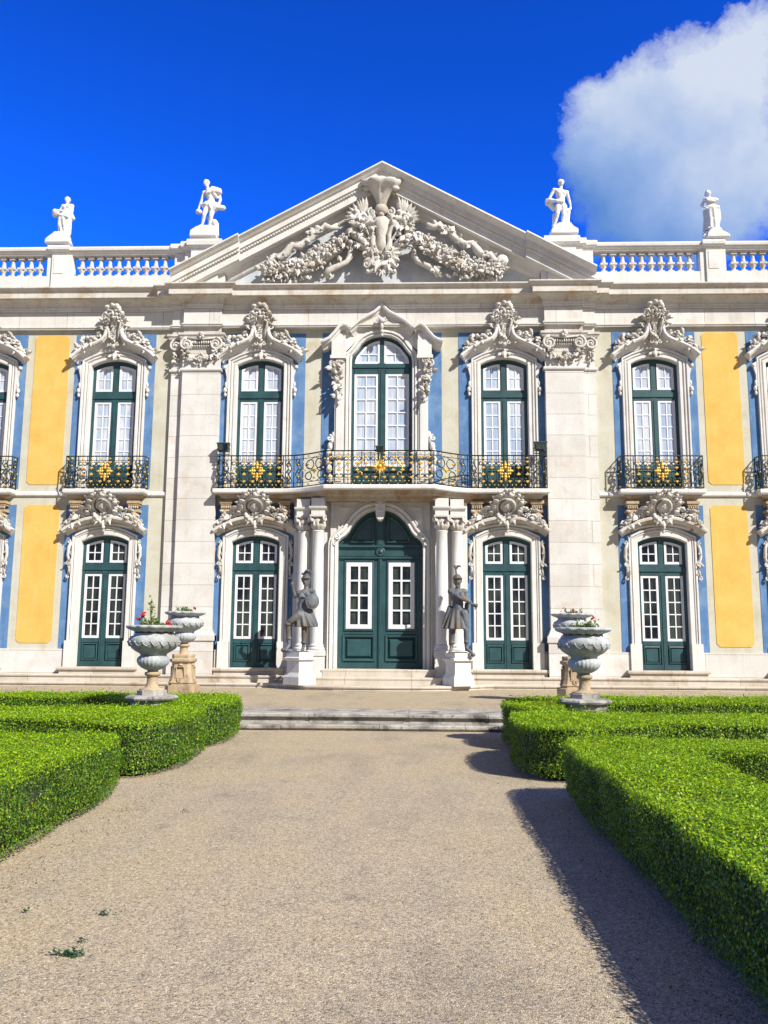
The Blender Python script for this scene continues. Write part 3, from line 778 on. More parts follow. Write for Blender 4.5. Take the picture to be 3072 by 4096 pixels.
for sg in (-1,1):
    a,b = sorted((sg*1.15, sg*1.45)); st.box(a,b,-.20,.02,6.2,10.42)
    a,b = sorted((sg*1.20, sg*1.40)); st.box(a,b,-.235,.02,6.5,9.3)
    a,b = sorted((sg*1.12, sg*1.56)); st.box(a,b,-.34,.02,10.42,10.95)
    a,b = sorted((sg*1.10, sg*1.60)); st.box(a,b,-.37,.02,10.36,10.46)
    st.box(*sorted((sg*1.14,sg*1.52)),-.3,.02,10.95,11.2)
    st.box(*sorted((sg*1.12,sg*1.50)),-.28,.02,7.2,7.45)
    for z,x in ((7.95,1.46),(7.8,1.52),(7.6,1.58),(7.4,1.62),(7.15,1.64),(6.9,1.60),(6.6,1.56)):
        st.ball((sg*x,-.12,z), (.09,.09,.14), 8, 6)
    volute(st, sg*1.60, 7.85, .10, -.16, sg, PI/2, .35, 1.2)
mw = obj('middle_window', st, MS['stone'], PAL)
hd = MB(); prof = [(-.22,0),(-.2,-.1),(-.13,-.14),(-.08,-.24),(-.04,-.27),(-.02,-.36),(.03,-.38),(.06,-.36),(.07,-.30),(.07,0)]
L1 = [(-x,z) for x,z in reversed(hoodR)]
hd.sweep_xz(L1+hoodR[1:], prof)
pr2 = [(n,y-.10 if y<0 else y) for n,y in prof]
hd.sweep_xz(hoodT, pr2); hd.sweep_xz([(-x,z) for x,z in reversed(hoodT)], pr2)
obj('hood', hd, MS['stone'], mw)
cr0 = MB(); rg = random.Random(3)
cr = cr0
cr.ball((0,-.34,11.58), (.11,.1,.1)); cr.ball((0,-.3,11.42), (.06,.1,.14)); cr.ball((0,-.26,11.25), (.07,.09,.08)); cr.ball((0,-.24,11.14), (.05,.07,.06))
for s_ in (-1,1): volute(cr, s_*.12, 11.6, .075, -.34, s_, PI/2, .35, 1.2)
obj('carving', cr0, MS['carved'], mw)
for s_ in (-1,1):
    cr = MB()
    cluster(cr, [(s_*1.42,10.32,.10),(s_*1.44,10.05,.15),(s_*1.43,9.8,.14),(s_*1.36,9.55,.10),(s_*1.32,9.3,.07),(s_*1.3,9.0,.04)], 60, .9, -.2, .2, .085, rg, .45)
    volute(cr, s_*1.5, 10.2, .13, -.28, -s_, PI/2, .32, 1.4); volute(cr, s_*1.50, 9.86, .11, -.26, s_, PI/2, .32, 1.4)
    volute(cr, s_*1.35, 10.28, .09, -.3, s_, PI/2, .32, 1.2)
    leaf(cr, s_*1.36, -.24, 9.8, -PI/2, .45, .10, .1); leaf(cr, s_*1.34, -.2, 9.35, -PI/2, .4, .06, .1)
    obj('side_carving', cr, MS['carved'], mw)
g, w, p = MB(), MB(), MB(); yb = .12
g.prism([(-1.0,6.2)]+[(x*1.03,z+.03) for x,z in mid_open()]+[(1.0,6.2)], yb, yb+.1)
F = yb-.06
g.sweep_xz([(-.95,6.2)]+mid_open()+[(.95,6.2)], [(.03,F),(-.06,F),(-.08,F+.03),(-.08,yb+.01)])
g.box(-.105,.105,F-.005,yb+.01,6.2,10.33); g.box(-.035,.035,F-.025,F+.01,6.2,10.1); g.box(-.06,.06,F+.004,yb+.01,10.33,11.15)
g.box(-.87,.87,F+.002,yb+.01,10.10,10.30); g.box(-.92,.92,F-.03,F+.01,10.17,10.26)
for s_ in (-1,1):
    x0,x1 = sorted((s_*.12,s_*.86)); S = F+.008
    g.box(x0,x1,F+.004,yb+.01,6.2,6.4); g.box(x0,x1,F+.004,yb+.01,6.86,7.0); g.box(x0,x1,F+.004,yb+.01,9.97,10.1)
    g.prism([(x0+.1,6.5),(x1-.1,6.5),(x1-.1,6.76),(x0+.1,6.76)], F+.01, yb+.01)
    poly = [(x0,7.0),(x0,9.97),(x1,9.97),(x1,7.0)]
    xs = [.07,.25,.42,.56,.66,.74,.80,.84]; tz = [11.07,11.03,10.95,10.84,10.72,10.62,10.54,10.44]
    pu = [(s_*.07,10.31)]+[(s_*x,z) for x,z in zip(xs,tz)]+[(s_*.86,10.31)]
    for pl_ in (poly, pu if s_>0 else pu):
        pp = pl_
        ar_ = sum(pp[i][0]*pp[(i+1)%len(pp)][1]-pp[(i+1)%len(pp)][0]*pp[i][1] for i in range(len(pp)))
        if ar_ > 0: pp = list(reversed(pp))
        w.sweep_xz(pp, [(0,yb),(0,S),(-.065,S),(-.075,S+.02),(-.075,yb)], closed=True)
        p.prism(pp, yb-.018, yb-.002)
    xm = (x0+x1)/2
    w.box(xm-.018,xm+.018,S+.006,yb-.01,7.06,9.91)
    for i in range(1,7):
        z = 7.0+.06+i*.417
        if z < 9.9: w.box(x0+.06,x1-.06,S+.008,yb-.01,z-.02,z+.02)
    w.box(*sorted((s_*.12,s_*.72)),S+.008,yb-.01,10.60,10.635); w.box(s_*.42-.016,s_*.42+.016,S+.006,yb-.01,10.36,10.9)
obj('casement', g, MS['green'], mw); obj('sash', w, MS['white'], mw); obj('pane', p, MS['blind'], mw)

# ---- portal: arch, columns, great door
dopen = [(1.28,4.52),(1.26,4.60),(1.18,4.70),(1.05,4.79),(.95,4.90),(.86,5.06),(.74,5.24),(.58,5.40),(.40,5.52),(.2,5.585),(0,5.605)]
dopen = [(-x,z) for x,z in dopen]+[(x,z) for x,z in reversed(dopen[:-1])]
st = MB(); YF = -.36
st.sweep_xz([(-1.28,.84)]+dopen+[(1.28,.84)], [(0,.1),(0,YF-.03),(.015,YF-.06),(.075,YF-.06),(.085,YF-.02),(.105,YF-.02),(.115,YF-.08),(.15,YF-.10),(.20,YF-.10),(.215,YF-.03),(.235,YF-.03),(.245,YF-.07),(.275,YF-.07),(.28,0)])
fl = [(-1.50,.84),(-1.50,5.82),(1.50,5.82),(1.50,.84),(1.30,.84)]+list(reversed([(x*1.02,z+.02) for x,z in dopen]))+[(-1.30,.84)]
st.prism(fl, YF, .02)
for sg in (-1,1):      # raised spandrel fields, backing piers, column pedestals, entablature blocks
    a,b = sorted((sg*1.48, sg*2.62)); st.box(a,b,-.26,.02,.3,5.86)
    st.sweep_xz([(sg*.42,5.66),(sg*1.27,5.66),(sg*1.27,4.98),(sg*1.06,5.08),(sg*.9,5.26),(sg*.7,5.5)][::(1 if sg>0 else -1)], [(0,YF),(0,YF-.05),(-.035,YF-.055),(-.06,YF)], closed=True)
    for cx,cy,r in ((1.84,-.66,.185),(2.30,-.46,.175)):
        x = sg*cx
        st.box(x-.25,x+.25,cy-.25,.0,.44,.62); st.box(x-.225,x+.225,cy-.225,.0,.62,1.22); st.box(x-.25,x+.25,cy-.25,.0,1.22,1.34)
        st.box(x-.20,x+.20,cy-.20,.0,5.36,5.86)
        st.sweep_xy([(x-.2,0),(x-.2,cy-.2),(x+.2,cy-.2),(x+.2,0)], [(0,5.50),(.03,5.52),(.06,5.56),(.07,5.60),(0,5.62)])
po = obj('portal', st, MS['stone'], PAL)
def column(r):
    c = MB(); z0, z1 = 1.34, 4.9
    c.box(-r*1.3,r*1.3,-r*1.3,r*1.3,z0,z0+.05)
    c.lathe([(r*1.28,z0+.05),(r*1.33,z0+.08),(r*1.28,z0+.115),(r*1.12,z0+.125),(r*1.1,z0+.15),(r*1.18,z0+.165),(r*1.18,z0+.19),(r*1.02,z0+.2),(r,z0+.25),(r*1.0,z0+1.4),(r*.93,z0+2.6),(r*.87,z1-.06),(r*.9,z1-.05),(r*.97,z1-.03),(r*.97,z1-.005),(r*.86,z1)], 0, 0, 28)
    k = MB(); rg = random.Random(4)
    k.lathe([(r*.86,z1),(r*.9,z1+.25),(r*1.1,z1+.40)], 0, 0, 16)
    k.box(-r*1.3,r*1.3,-r*1.3,r*1.3,z1+.40,z1+.455)
    for i in range(10):
        A = 2*PI*i/10; t = len(k.v)
        leaf(k, 0, -r*.85, z1+.02, PI/2, .24, .075, -.1, .09)
        k.xform(Matrix.Rotation(A,4,'Z'), t)
    for i in range(4):
        t = len(k.v)
        volute(k, 0, z1+.33, .075, -r*1.55, 1, PI/2, .4, 1.3); k.ball((0,-r*1.2,z1+.3), (.05,.12,.06), 6, 4)
        k.xform(Matrix.Rotation(PI/4+i*PI/2,4,'Z'), t)
    return c, k
c_, k_ = column(.185); c0 = obj('column', c_, MS['marble'], PAL, (1.84,-.66,0)); obj('capital', k_, MS['carved'], c0)
for x,y,sc_ in ((-1.84,-.66,1),(2.30,-.46,.95),(-2.30,-.46,.95)):
    d = dup(c0, PAL, (x,y,0)); d.scale = (sc_,sc_,1)
cr = MB(); rg = random.Random(8)
cr.box(-.15,.15,YF-.2,YF,5.55,5.86); cr.lathe([(.05,5.22),(.10,5.28),(.13,5.38),(.15,5.52),(.155,5.58)], 0, YF-.08, 10)
for s_ in (-1,1): volute(cr, s_*.11, 5.76, .07, YF-.2, s_, PI/2, .35, 1.2)
leaf(cr, 0, YF-.2, 5.55, -PI/2, .3, .1, .1); fan(cr, 0, 5.36, YF-.2, .12, PI+.4, 2*PI-.4, 5, .04, .03)
cr.ball((0,YF-.16,5.83), (.12,.08,.06))
obj('keystone', cr, MS['marble'], po)
for s_ in (-1,1):
    cr = MB()
    volute(cr, s_*1.30, 4.74, .09, YF-.08, s_, PI/2, .3, 1.2); volute(cr, s_*1.36, 4.55, .07, YF-.08, -s_, PI/2, .3, 1.2)
    obj('shoulder_scroll', cr, MS['marble'], po)
dr = MB(); yb = .02; F = yb-.07
dr.prism([(-1.32,.84)]+[(x*1.03,z+.03) for x,z in dopen]+[(1.32,.84)], yb, yb+.1)
dr.sweep_xz([(-1.28,.84)]+dopen+[(1.28,.84)], [(.04,F),(-.07,F),(-.09,F+.03),(-.09,yb+.01)])
dr.box(-.055,.055,F-.03,yb,.86,4.16); dr.box(-.02,.02,F-.05,F,.86,4.14)
dr.box(-.115,.115,F,yb,4.5,5.54); dr.box(-.07,.07,F-.025,F,4.55,5.52)
dr.box(-1.27,1.27,F+.004,yb,4.13,4.52)
for z,h,d in ((4.13,.05,.06),(4.2,.03,.03),(4.42,.03,.03),(4.47,.06,.07)): dr.box(-1.24,1.24,F-d,F+.01,z,z+h)
dr.lathe([(.15,-.03),(.15,0),(.12,.03),(.10,.015),(.06,.015),(.05,.05),(.02,.06)], 0, 0, 20)
t_ = Matrix.Translation((0,F-.03,4.335)) @ Matrix.Rotation(PI/2,4,'X')
k0 = len(dr.v)-7*20; dr.xform(t_, k0)
w, p = MB(), MB()
for s_ in (-1,1):
    X0, X1 = sorted((s_*.055, s_*1.21)); x0, x1 = sorted((s_*.25, s_*1.03))
    dr.box(X0,X1,F+.014,yb,.86,1.02); dr.box(X0,X1,F+.014,yb,1.86,1.94); dr.box(X0,X1,F+.014,yb,4.06,4.13)
    a,b = sorted((s_*.055,s_*.2)); dr.box(a,b,F+.01,yb,.86,4.13); a,b = sorted((s_*1.09,s_*1.21)); dr.box(a,b,F+.01,yb,.86,4.13)
    def frame_(x0,x1,z0,z1,prof): dr.sweep_xz([(x0,z0),(x0,z1),(x1,z1),(x1,z0)], prof, closed=True)
    frame_(x0-.06,x1+.06,1.96,4.07,[(0,F+.01),(0,F-.02),(-.03,F-.03),(-.06,F+.01),(-.06,yb)])
    frame_(x0-.10,x1+.10,1.05,1.84,[(0,F),(-.02,F-.03),(-.06,F-.02),(-.09,F+.03),(-.09,yb)])
    dr.prism([(x0+.06,1.22),(x1-.06,1.22),(x1-.06,1.67),(x0+.06,1.67)], F-.005, yb)
    dr.sweep_xz([(x0+.06,1.22),(x0+.06,1.67),(x1-.06,1.67),(x1-.06,1.22)], [(.07,yb),(.0,F-.005)], closed=True)
    # arched head panels
    h = [(s_*x,z) for x,z in ((.20,4.62),(.20,5.42),(.36,5.38),(.53,5.27),(.68,5.11),(.80,4.92),(.88,4.76),(.93,4.62))]
    if s_<0: h = h[::-1]
    dr.sweep_xz(h, [(0,yb),(0,F+.01),(-.03,F),(-.06,F+.02),(-.08,yb-.01)], closed=True)
    poly = [(x0,2.02),(x0,4.01),(x1,4.01),(x1,2.02)]; S = F-.01
    w.sweep_xz(poly, [(0,yb),(0,S),(-.115,S),(-.125,S+.02),(-.125,yb)], closed=True)
    p.prism(poly, yb-.02, yb-.002); xm = (x0+x1)/2
    w.box(xm-.028,xm+.028,S+.005,yb-.01,2.12,3.92)
    for i in range(1,4):
        z = 2.12+(1.79)*i/4; w.box(x0+.1,x1-.1,S+.007,yb-.01,z-.026,z+.026)
do = obj('door', dr, MS['green'], PAL); obj('sash', w, MS['white'], do); obj('pane', p, MS['glass'], do)

# ---- steps in front of the house
mb = MB()
def stepprof(z0, z1, nose=.03): return [(-3,z0),(0,z0),(0,z1-.08),(nose,z1-.07),(nose+.012,z1-.035),(nose,z1-.004),(-3,z1)]
mb.sweep_xy([(-17.4,-.42),(-1.72,-.42)], stepprof(.1,.64)); mb.sweep_xy([(1.72,-.42),(17.4,-.42)], stepprof(.1,.64))
hp_ = [(3.05,-.85),(2.6,-1.35),(2.0,-1.78),(1.2,-2.0)]
pf = [(-17.4,-.78),(-3.3,-.78)]+[(-x,y) for x,y in hp_]+[(0,-2.06)]+[(x,y) for x,y in reversed(hp_)]+[(3.3,-.78),(17.4,-.78)]
mb.sweep_xy(pf, stepprof(.05,.43))
mb.prismz([(x,y+.02) for x,y in pf]+[(17.4,.3),(-17.4,.3)], .1, .428)
mb.box(-1.78,1.78,-1.25,0,.3,.62); mb.sweep_xy([(-1.78,-.2),(-1.78,-1.22),(1.78,-1.22),(1.78,-.2)], [(0,.42),(0,.55),(.04,.56),(.05,.60),(.04,.632),(-.4,.634)])
mb.box(-1.62,1.62,-.9,0,.6,.84); mb.sweep_xy([(-1.62,-.2),(-1.62,-.86),(1.62,-.86),(1.62,-.2)], [(0,.62),(0,.76),(.04,.77),(.05,.81),(.04,.842),(-.4,.844)])
obj('entrance_steps', mb, MS['step'], PAL)

# ---- pediment
TOP = 16.70; SL = .545
def rk(x): return TOP-SL*abs(x)
mb = MB(); mb.prism([(-6.3,12.6),(6.3,12.6),(0,TOP-.5)], .02, .6)
ty = obj('pediment', mb, MS['tymp'], PAL)
mb = MB()
prof = [(.02,.7),(0,-.80),(-.055,-.82),(-.07,-.80),(-.10,-.74),(-.17,-.66),(-.19,-.60),(-.36,-.59),(-.365,-.53),(-.40,-.525),(-.455,-.52),(-.46,-.47),(-.70,-.46),(-.72,-.49),(-.735,-.46),(-.75,-.44),(-.755,-.2),(-.79,-.17),(-.84,-.13),(-.96,-.11),(-1.0,-.08),(-1.04,.04)]
prof2 = [(a+.012,b-.12 if b<0 and a>-.76 else b) for a,b in prof]
mb.sweep_xz([(-4.5,rk(4.5)),(0,TOP),(4.5,rk(4.5))], prof, vert=True)
mb.sweep_xz([(-6.62,rk(6.62)),(-4.5,rk(4.5))], prof2, vert=True); mb.sweep_xz([(4.5,rk(4.5)),(6.62,rk(6.62))], prof2, vert=True)
obj('raking_cornice', mb, MS['stone'], ty)
mb = MB()                                                     # bead course
k = 0; x = -6.5
while x < 6.5:
    if abs(x) > .2:
        mb.box(x-.022,x+.022,(-.55 if abs(x)<4.5 else -.67),-.4,rk(x)-.45,rk(x)-.41)
    x += .085
obj('dentil_course', mb, MS['stone'], ty)
rg = random.Random(77)
cr = MB(); y = -.30
# scallop shell on its stem
k_ = len(cr.v)
cr.lathe([(.13,15.28),(.14,15.45),(.19,15.66),(.27,15.84),(.39,15.99),(.50,16.08),(.56,16.16),(.55,16.23),(.47,16.25),(.30,16.16)], 0, 0, 54, True, lambda A,z: 1+.22*max(0,min(1,(z-15.45)/.4))*abs(math.cos(3.5*A+.4)), .62)
cr.xform(Matrix.Translation((-.03,y-.12,15.22)) @ Matrix.Rotation(.16,4,'X') @ Matrix.Translation((0,0,-15.3)), k_)
for s_ in (-1,1): volute(cr, s_*.52-.03, 15.98, .10, y-.2, s_, 0, .4, 1.1)
for dx,dz,w_ in ((-.46,15.98,.13),(-.27,16.17,.16),(0,16.25,.18),(.26,16.17,.16),(.45,15.97,.13)): cr.ball((-.03+dx,y-.40+.25*abs(dx),dz-.10), (w_,.10,.085), 10, 7)
cr.lathe([(.10,15.2),(.17,15.35),(.13,15.6),(.16,15.8),(.22,15.95)], -.03, y-.05, 12, True, None, .9)
cr.lathe([(.16,15.05),(.21,15.14),(.22,15.27),(.17,15.36)], -.03, y-.12, 14)
# vase shaped shield with a scrolled frame
rows = []
for z,wd,dp in ((13.72,.05,.06),(13.82,.16,.14),(13.95,.20,.2),(14.1,.18,.22),(14.3,.17,.24),(14.5,.24,.28),(14.68,.30,.30),(14.82,.30,.28),(14.92,.22,.22),(15.0,.10,.14)):
    rows.append([(-.03+wd*math.cos(A),y-.12-dp*math.sin(A),z) for A in [PI*i/14 for i in range(15)]])
cr.grid(rows)
for s_ in (-1,1):
    cr.tube([(-.03+s_*q[0],y-.22,q[1]) for q in ((.10,13.70),(.24,13.86),(.27,14.1),(.25,14.32),(.34,14.55),(.40,14.75),(.34,14.95),(.2,15.02))], [.09,.11,.09,.09,.11,.13,.11,.07], 7)
    volute(cr, -.03+s_*.30, 15.08, .14, y-.26, -s_, PI/2, .3, 1.4); volute(cr, -.03+s_*.33, 14.78, .10, y-.24, s_, 0, .32, 1.2)
    volute(cr, -.03+s_*.28, 13.82, .15, y-.26, s_, PI/2, .3, 1.4); volute(cr, -.03+s_*.46, 13.68, .12, y-.22, -s_, PI/2, .3, 1.4)
    cr.tube(bez((s_*.62-.03,y-.12,14.42),(s_*.30,y-.2,14.6),(s_*.42,y-.22,15.0),(s_*.62,y-.2,15.05))+bez((s_*.62,y-.2,15.05),(s_*.98,y-.2,15.1),(s_*1.02,y-.2,14.5),(s_*.7,y-.18,14.42)), [.085]*22, 7)
    # feathered wings, horns, crossed staffs
    cr.ball((s_*.62,y+.02,14.72), (.34,.16,.42), 12, 8); cr.ball((s_*.5,y+.04,14.15), (.36,.14,.22), 12, 8)
    cluster(cr, [(s_*.45,14.55,.14),(s_*.62,14.8,.2),(s_*.8,14.6,.18),(s_*.7,14.3,.12)], 46, 1, y-.14, .2, .10, rg, .6)
    for i in range(7):
        A = PI/2-s_*(-.05+.26*i)
        leaf(cr, s_*(.66+.02*i), y-.16, 15.02-.03*i, A, .60-.03*i, .12, .35)
    for i in range(4): leaf(cr, s_*.62, y-.2, 15.05, PI/2-s_*(.0+.2*i-.2), .62-.05*i, .12, .2)
    cluster(cr, [(s_*.6,15.1,.10),(s_*.82,14.85,.12),(s_*.95,14.55,.10)], 26, 1, y-.1, .22, .09, rg, .55)
    cr.tube([(s_*.25,y-.1,13.9),(s_*.60,y-.22,14.15),(s_*1.02,y-.15,14.42)], [.08,.10,.09], 8)
    cr.tube([(s_*.2,y-.12,13.95),(s_*.72,y-.2,14.02),(s_*.98,y-.14,14.2)], [.05,.06,.03], 6)
    cluster(cr, [(s_*.42,14.25,.08),(s_*.65,14.05,.10),(s_*.95,13.98,.10),(s_*1.1,14.1,.06)], 30, 1, y-.08, .2, .075, rg, .4)
    cr.tube(bez((s_*.18,y-.2,14.02),(s_*.5,y-.3,14.3),(s_*.5,y-.25,14.9),(s_*.95,y-.15,14.45)), .05, 6)
    for i in range(5): leaf(cr, s_*.1, y-.2, 13.75, -PI/2+s_*(.2+.42*i), .62-.03*i, .16, .25)
    volute(cr, s_*.45-.03, 13.36, .14, y-.2, s_, PI/2, .3, 1.4)
    cr.tube(bez((-.03,y-.18,13.4),(s_*.2,y-.22,13.2),(s_*.35,y-.2,13.1),(s_*.45,y-.16,13.12)), [.07]*4+[.06]*4+[.04]*3, 6)
    cr.ball((s_*.42-.03,y-.2,13.14), .07, 6, 5)
cluster(cr, [(-.03,13.75,.12),(-.03,13.5,.2),(-.03,13.3,.16)], 34, 2.0, y-.12, .22, .10, rg, .5)
for i in range(8): leaf(cr, -.03, y-.16, 13.28, -PI/2+(i-3.5)*.36, .30, .09, .3)
cr.ball((-.03,y-.3,14.98), (.10,.1,.08)); cr.ball((-.03,y-.34,15.0), .05)
obj('crest', cr, MS['carved'], ty)
for sg in (-1,1):
    sw = MB(); y = -.26
    pth = [(sg*1.12,14.28,.16),(sg*1.45,14.02,.20),(sg*1.9,13.72,.23),(sg*2.4,13.45,.25),(sg*2.95,13.26,.20),(sg*3.45,13.20,.13),(sg*3.75,13.22,.08)]
    cluster(sw, [(a_,b_,c_*1.15) for a_,b_,c_ in pth], 470, .6, y-.06, .28, .085, rg, .34)
    sw.tube([(px,y-.05,pz) for px,pz,_ in pth], [w_*1.05 for *_,w_ in pth], 8)
    # ribbons: a wavy band above, a loop and a tail below
    rib = [(sg*q[0],y-.12-.05*math.sin(i*1.7),q[1]) for i,q in enumerate([(1.42,14.72),(1.62,14.62),(1.8,14.72),(2.0,14.55),(2.22,14.56),(2.2,14.34),(2.42,14.22),(2.6,14.05),(2.85,14.08),(3.0,13.86),(3.2,13.66),(3.42,13.72),(3.5,13.5),(3.72,13.46)])]
    sw.tube(rib, [.11,.09,.14,.10,.13,.09,.12,.14,.10,.14,.15,.11,.12,.07], 7)
    cluster(sw, [(p_[0],p_[2],.09) for p_ in rib], 80, 1, y-.04, .16, .072, rg, .6)
    tail = [(sg*q[0],y-.1,q[1]) for q in ((1.05,14.3),(1.0,14.0),(1.02,13.7),(1.12,13.52),(1.4,13.38),(1.66,13.26),(1.8,13.06))]
    sw.tube(tail, [.08,.09,.10,.085,.09,.11,.13], 7)
    cluster(sw, [(sg*1.55,13.35,.08),(sg*1.85,13.05,.09)], 16, 1, y-.05, .12, .07, rg, .4)
    cluster(sw, [(sg*2.2,13.02,.05),(sg*2.8,12.92,.06),(sg*3.4,12.93,.06),(sg*3.6,13.05,.05)], 40, 1, y-.02, .16, .075, rg, .4)
    if sg > 0: sw.lathe([(.03,-.06),(.17,-.05),(.2,.0),(.16,.06),(.05,.07)], 0,0,14) ; sw.xform(Matrix.Translation((3.78,y-.12,13.52)) @ Matrix.Rotation(PI/2,4,'X'), len(sw.v)-5*14)
    obj('garland', sw, MS['carved'], ty)

# ---- balustrades with turned balusters
def baluster():
    b = MB(); z = 0
    b.box(-.095,.095,-.095,.095,0,.07); b.lathe([(.06,.07),(.075,.09),(.05,.12),(.055,.16),(.105,.24),(.112,.30),(.10,.34)], 0,0,10); b.box(-.112,.112,-.112,.112,.27,.33)
    b.lathe([(.10,.33),(.075,.38),(.06,.46),(.055,.56),(.07,.60)],0,0,10); b.box(-.09,.09,-.09,.09,.60,.65); b.box(-.105,.105,-.105,.105,.65,.71)
    return b.mesh('baluster', MS['warm'])
bme = baluster(); YB = -.02
for sg in (-1,1):
    mb = MB(); Z0 = 12.66
    mb.box(*sorted((sg*5.0,sg*17.4)), YB-.17,YB+.17,Z0,13.20)
    mb.sweep_xy([(sg*6.5,YB+.2),(sg*6.5,YB-.15),(sg*17.4,YB-.15)] if sg>0 else [(sg*17.4,YB-.15),(sg*6.5,YB-.15),(sg*6.5,YB+.2)], [(-.3,13.90),(.02,13.91),(.03,13.95),(.08,13.99),(.085,14.02),(.12,14.03),(.13,14.10),(.11,14.15),(-.3,14.17)])
    for c,w_ in ((10.40,.23),(14.9,.23)):
        c *= sg
        mb.box(c-w_,c+w_,YB-.24,YB+.2,Z0,13.92); mb.box(c-w_+.07,c+w_-.07,YB-.255,YB,13.26,13.84)
        mb.box(c-.40,c+.40,YB-.18,YB+.16,Z0,13.92)
        mb.sweep_xy([(c-w_,YB+.2),(c-w_,YB-.24),(c+w_,YB-.24),(c+w_,YB+.2)], [(-.2,13.90),(.02,13.91),(.03,13.96),(.09,14.0),(.12,14.03),(.13,14.11),(.11,14.17),(-.2,14.19)])
    for x0,x1,d in ((5.0,6.66,.02),(5.0,6.3,.14),(5.2,6.08,.26)):
        a,b = sorted((sg*x0,sg*x1))
        mb.box(a,b,YB-.17-d,YB+.3,Z0,13.92)
        mb.sweep_xy([(a,YB+.2),(a,YB-.17-d),(b,YB-.17-d),(b,YB+.2)], [(-.2,13.92),(.02,13.93),(.03,13.98),(.09,14.02),(.12,14.05),(.13,14.13+d*.2),(.11,14.20+d*.2),(-.2,14.22+d*.2)])
    bo = obj('balustrade', mb, MS['stone'], PAL)
    xs = [7.02+.3*i for i in range(10)]+[11.10+.3*i for i in range(12)]
    for x in xs: link('baluster', bme, bo, (sg*x, YB, 13.20))
# ------------------------------------------------------------------ sculpture: overlapping volumes fused into one skin
def sculpt(name, mb, voxel, it=3, fac=.5):
    me = mb.mesh(name, [], False)
    o = bpy.data.objects.new('tmp', me); COL.objects.link(o)
    r = o.modifiers.new('r','REMESH'); r.mode = 'VOXEL'; r.voxel_size = voxel; r.use_smooth_shade = True
    s = o.modifiers.new('s','SMOOTH'); s.iterations = it; s.factor = fac
    dg = bpy.context.evaluated_depsgraph_get()
    m2 = bpy.data.meshes.new_from_object(o.evaluated_get(dg)); m2.name = name
    bpy.data.objects.remove(o)
    return m2
def cloth(mb, rings, folds=9, seg=40, ph=0):
    # rings: cx,cz,rx,depth,cy,fold amplitude (top to bottom)
    rows = []
    for cx,cz,rx,ry,cy,am in rings:
        rows.append([(cx+rx*math.cos(A)*(1+am*math.sin(folds*A+ph+cz*3)), cy+ry*math.sin(A)*(1+am*math.sin(folds*A+ph+cz*3)), cz) for A in [2*PI*k/seg for k in range(seg)]])
    mb.grid(rows, True, True, True)
def head(mb, x, y, z, r, yaw=0, tilt=0, hair=1, beard=False):
    k = len(mb.v)
    mb.ball((0,0,0), (r*.74,r*.86,r), 14, 10)
    mb.ball((0,-r*.30,-r*.42), (r*.50,r*.52,r*.52), 12, 8)                    # jaw
    mb.cap((0,-r*.80,r*.18), (0,-r*1.0,-r*.16), r*.09, r*.15, 6)              # nose
    mb.ball((0,-r*.78,-r*.40), (r*.22,r*.12,r*.07), 8, 5)                     # mouth
    mb.ball((0,-r*.72,-r*.72), (r*.2,r*.16,r*.14), 8, 5)
    for s in (-1,1):
        mb.ball((s*r*.30,-r*.70,r*.22), (r*.24,r*.14,r*.09), 8, 5)            # brow
        mb.ball((s*r*.32,-r*.62,-r*.18), (r*.2,r*.18,r*.18), 8, 5)            # cheek
        mb.ball((s*r*.74,.03*r,-r*.05), (r*.10,r*.18,r*.24), 8, 5)            # ear
    if hair:
        mb.ball((0,r*.18,r*.20), (r*.86,r*.86,r*.92), 14, 9)
        for i in range(14):
            A = PI*1.15*(i/13)-.25
            mb.ball((math.cos(A)*r*.78, -r*.30, r*.30+math.sin(A)*r*.62), r*.2, 7, 5)
        if hair > 1: mb.ball((0,r*.9,0), (r*.45,r*.4,r*.5), 10, 7)
    if beard:
        for dx,dz in ((-.3,-.75),(0,-.9),(.3,-.75),(-.15,-1.1),(.15,-1.1)): mb.ball((dx*r,-r*.55,dz*r), r*.28, 7, 5)
    mb.xform(Matrix.Translation((x,y,z)) @ Matrix.Rotation(yaw,4,'Z') @ Matrix.Rotation(tilt,4,'X'), k)
def hand(mb, p, d, r, spread=(1,0,0), curl=.5):
    p = Vector(p); d = Vector(d).normalized(); s = Vector(spread).normalized(); n = d.cross(s).normalized()
    q = p+d*r*1.6
    mb.cap(p, q, r*.62, r*.85, 8)
    for i,(o,l) in enumerate(((-.66,1.5),(-.22,1.75),(.22,1.65),(.66,1.3))):
        a = q+s*o*r; b = a+(d*.9+n*curl*.6)*l*r*.55; c = b+(d*(1-curl)+n*curl)*l*r*.5
        mb.cap(a, b, r*.24, r*.21, 6); mb.cap(b, c, r*.21, r*.17, 6)
    a = p+d*r*.6-s*r*.7; b = a+(d*.8-s*.6+n*.3)*r*.8; mb.cap(a, b, r*.28, r*.2, 6); mb.cap(b, b+(d+n*.5)*r*.55, r*.2, r*.17, 6)
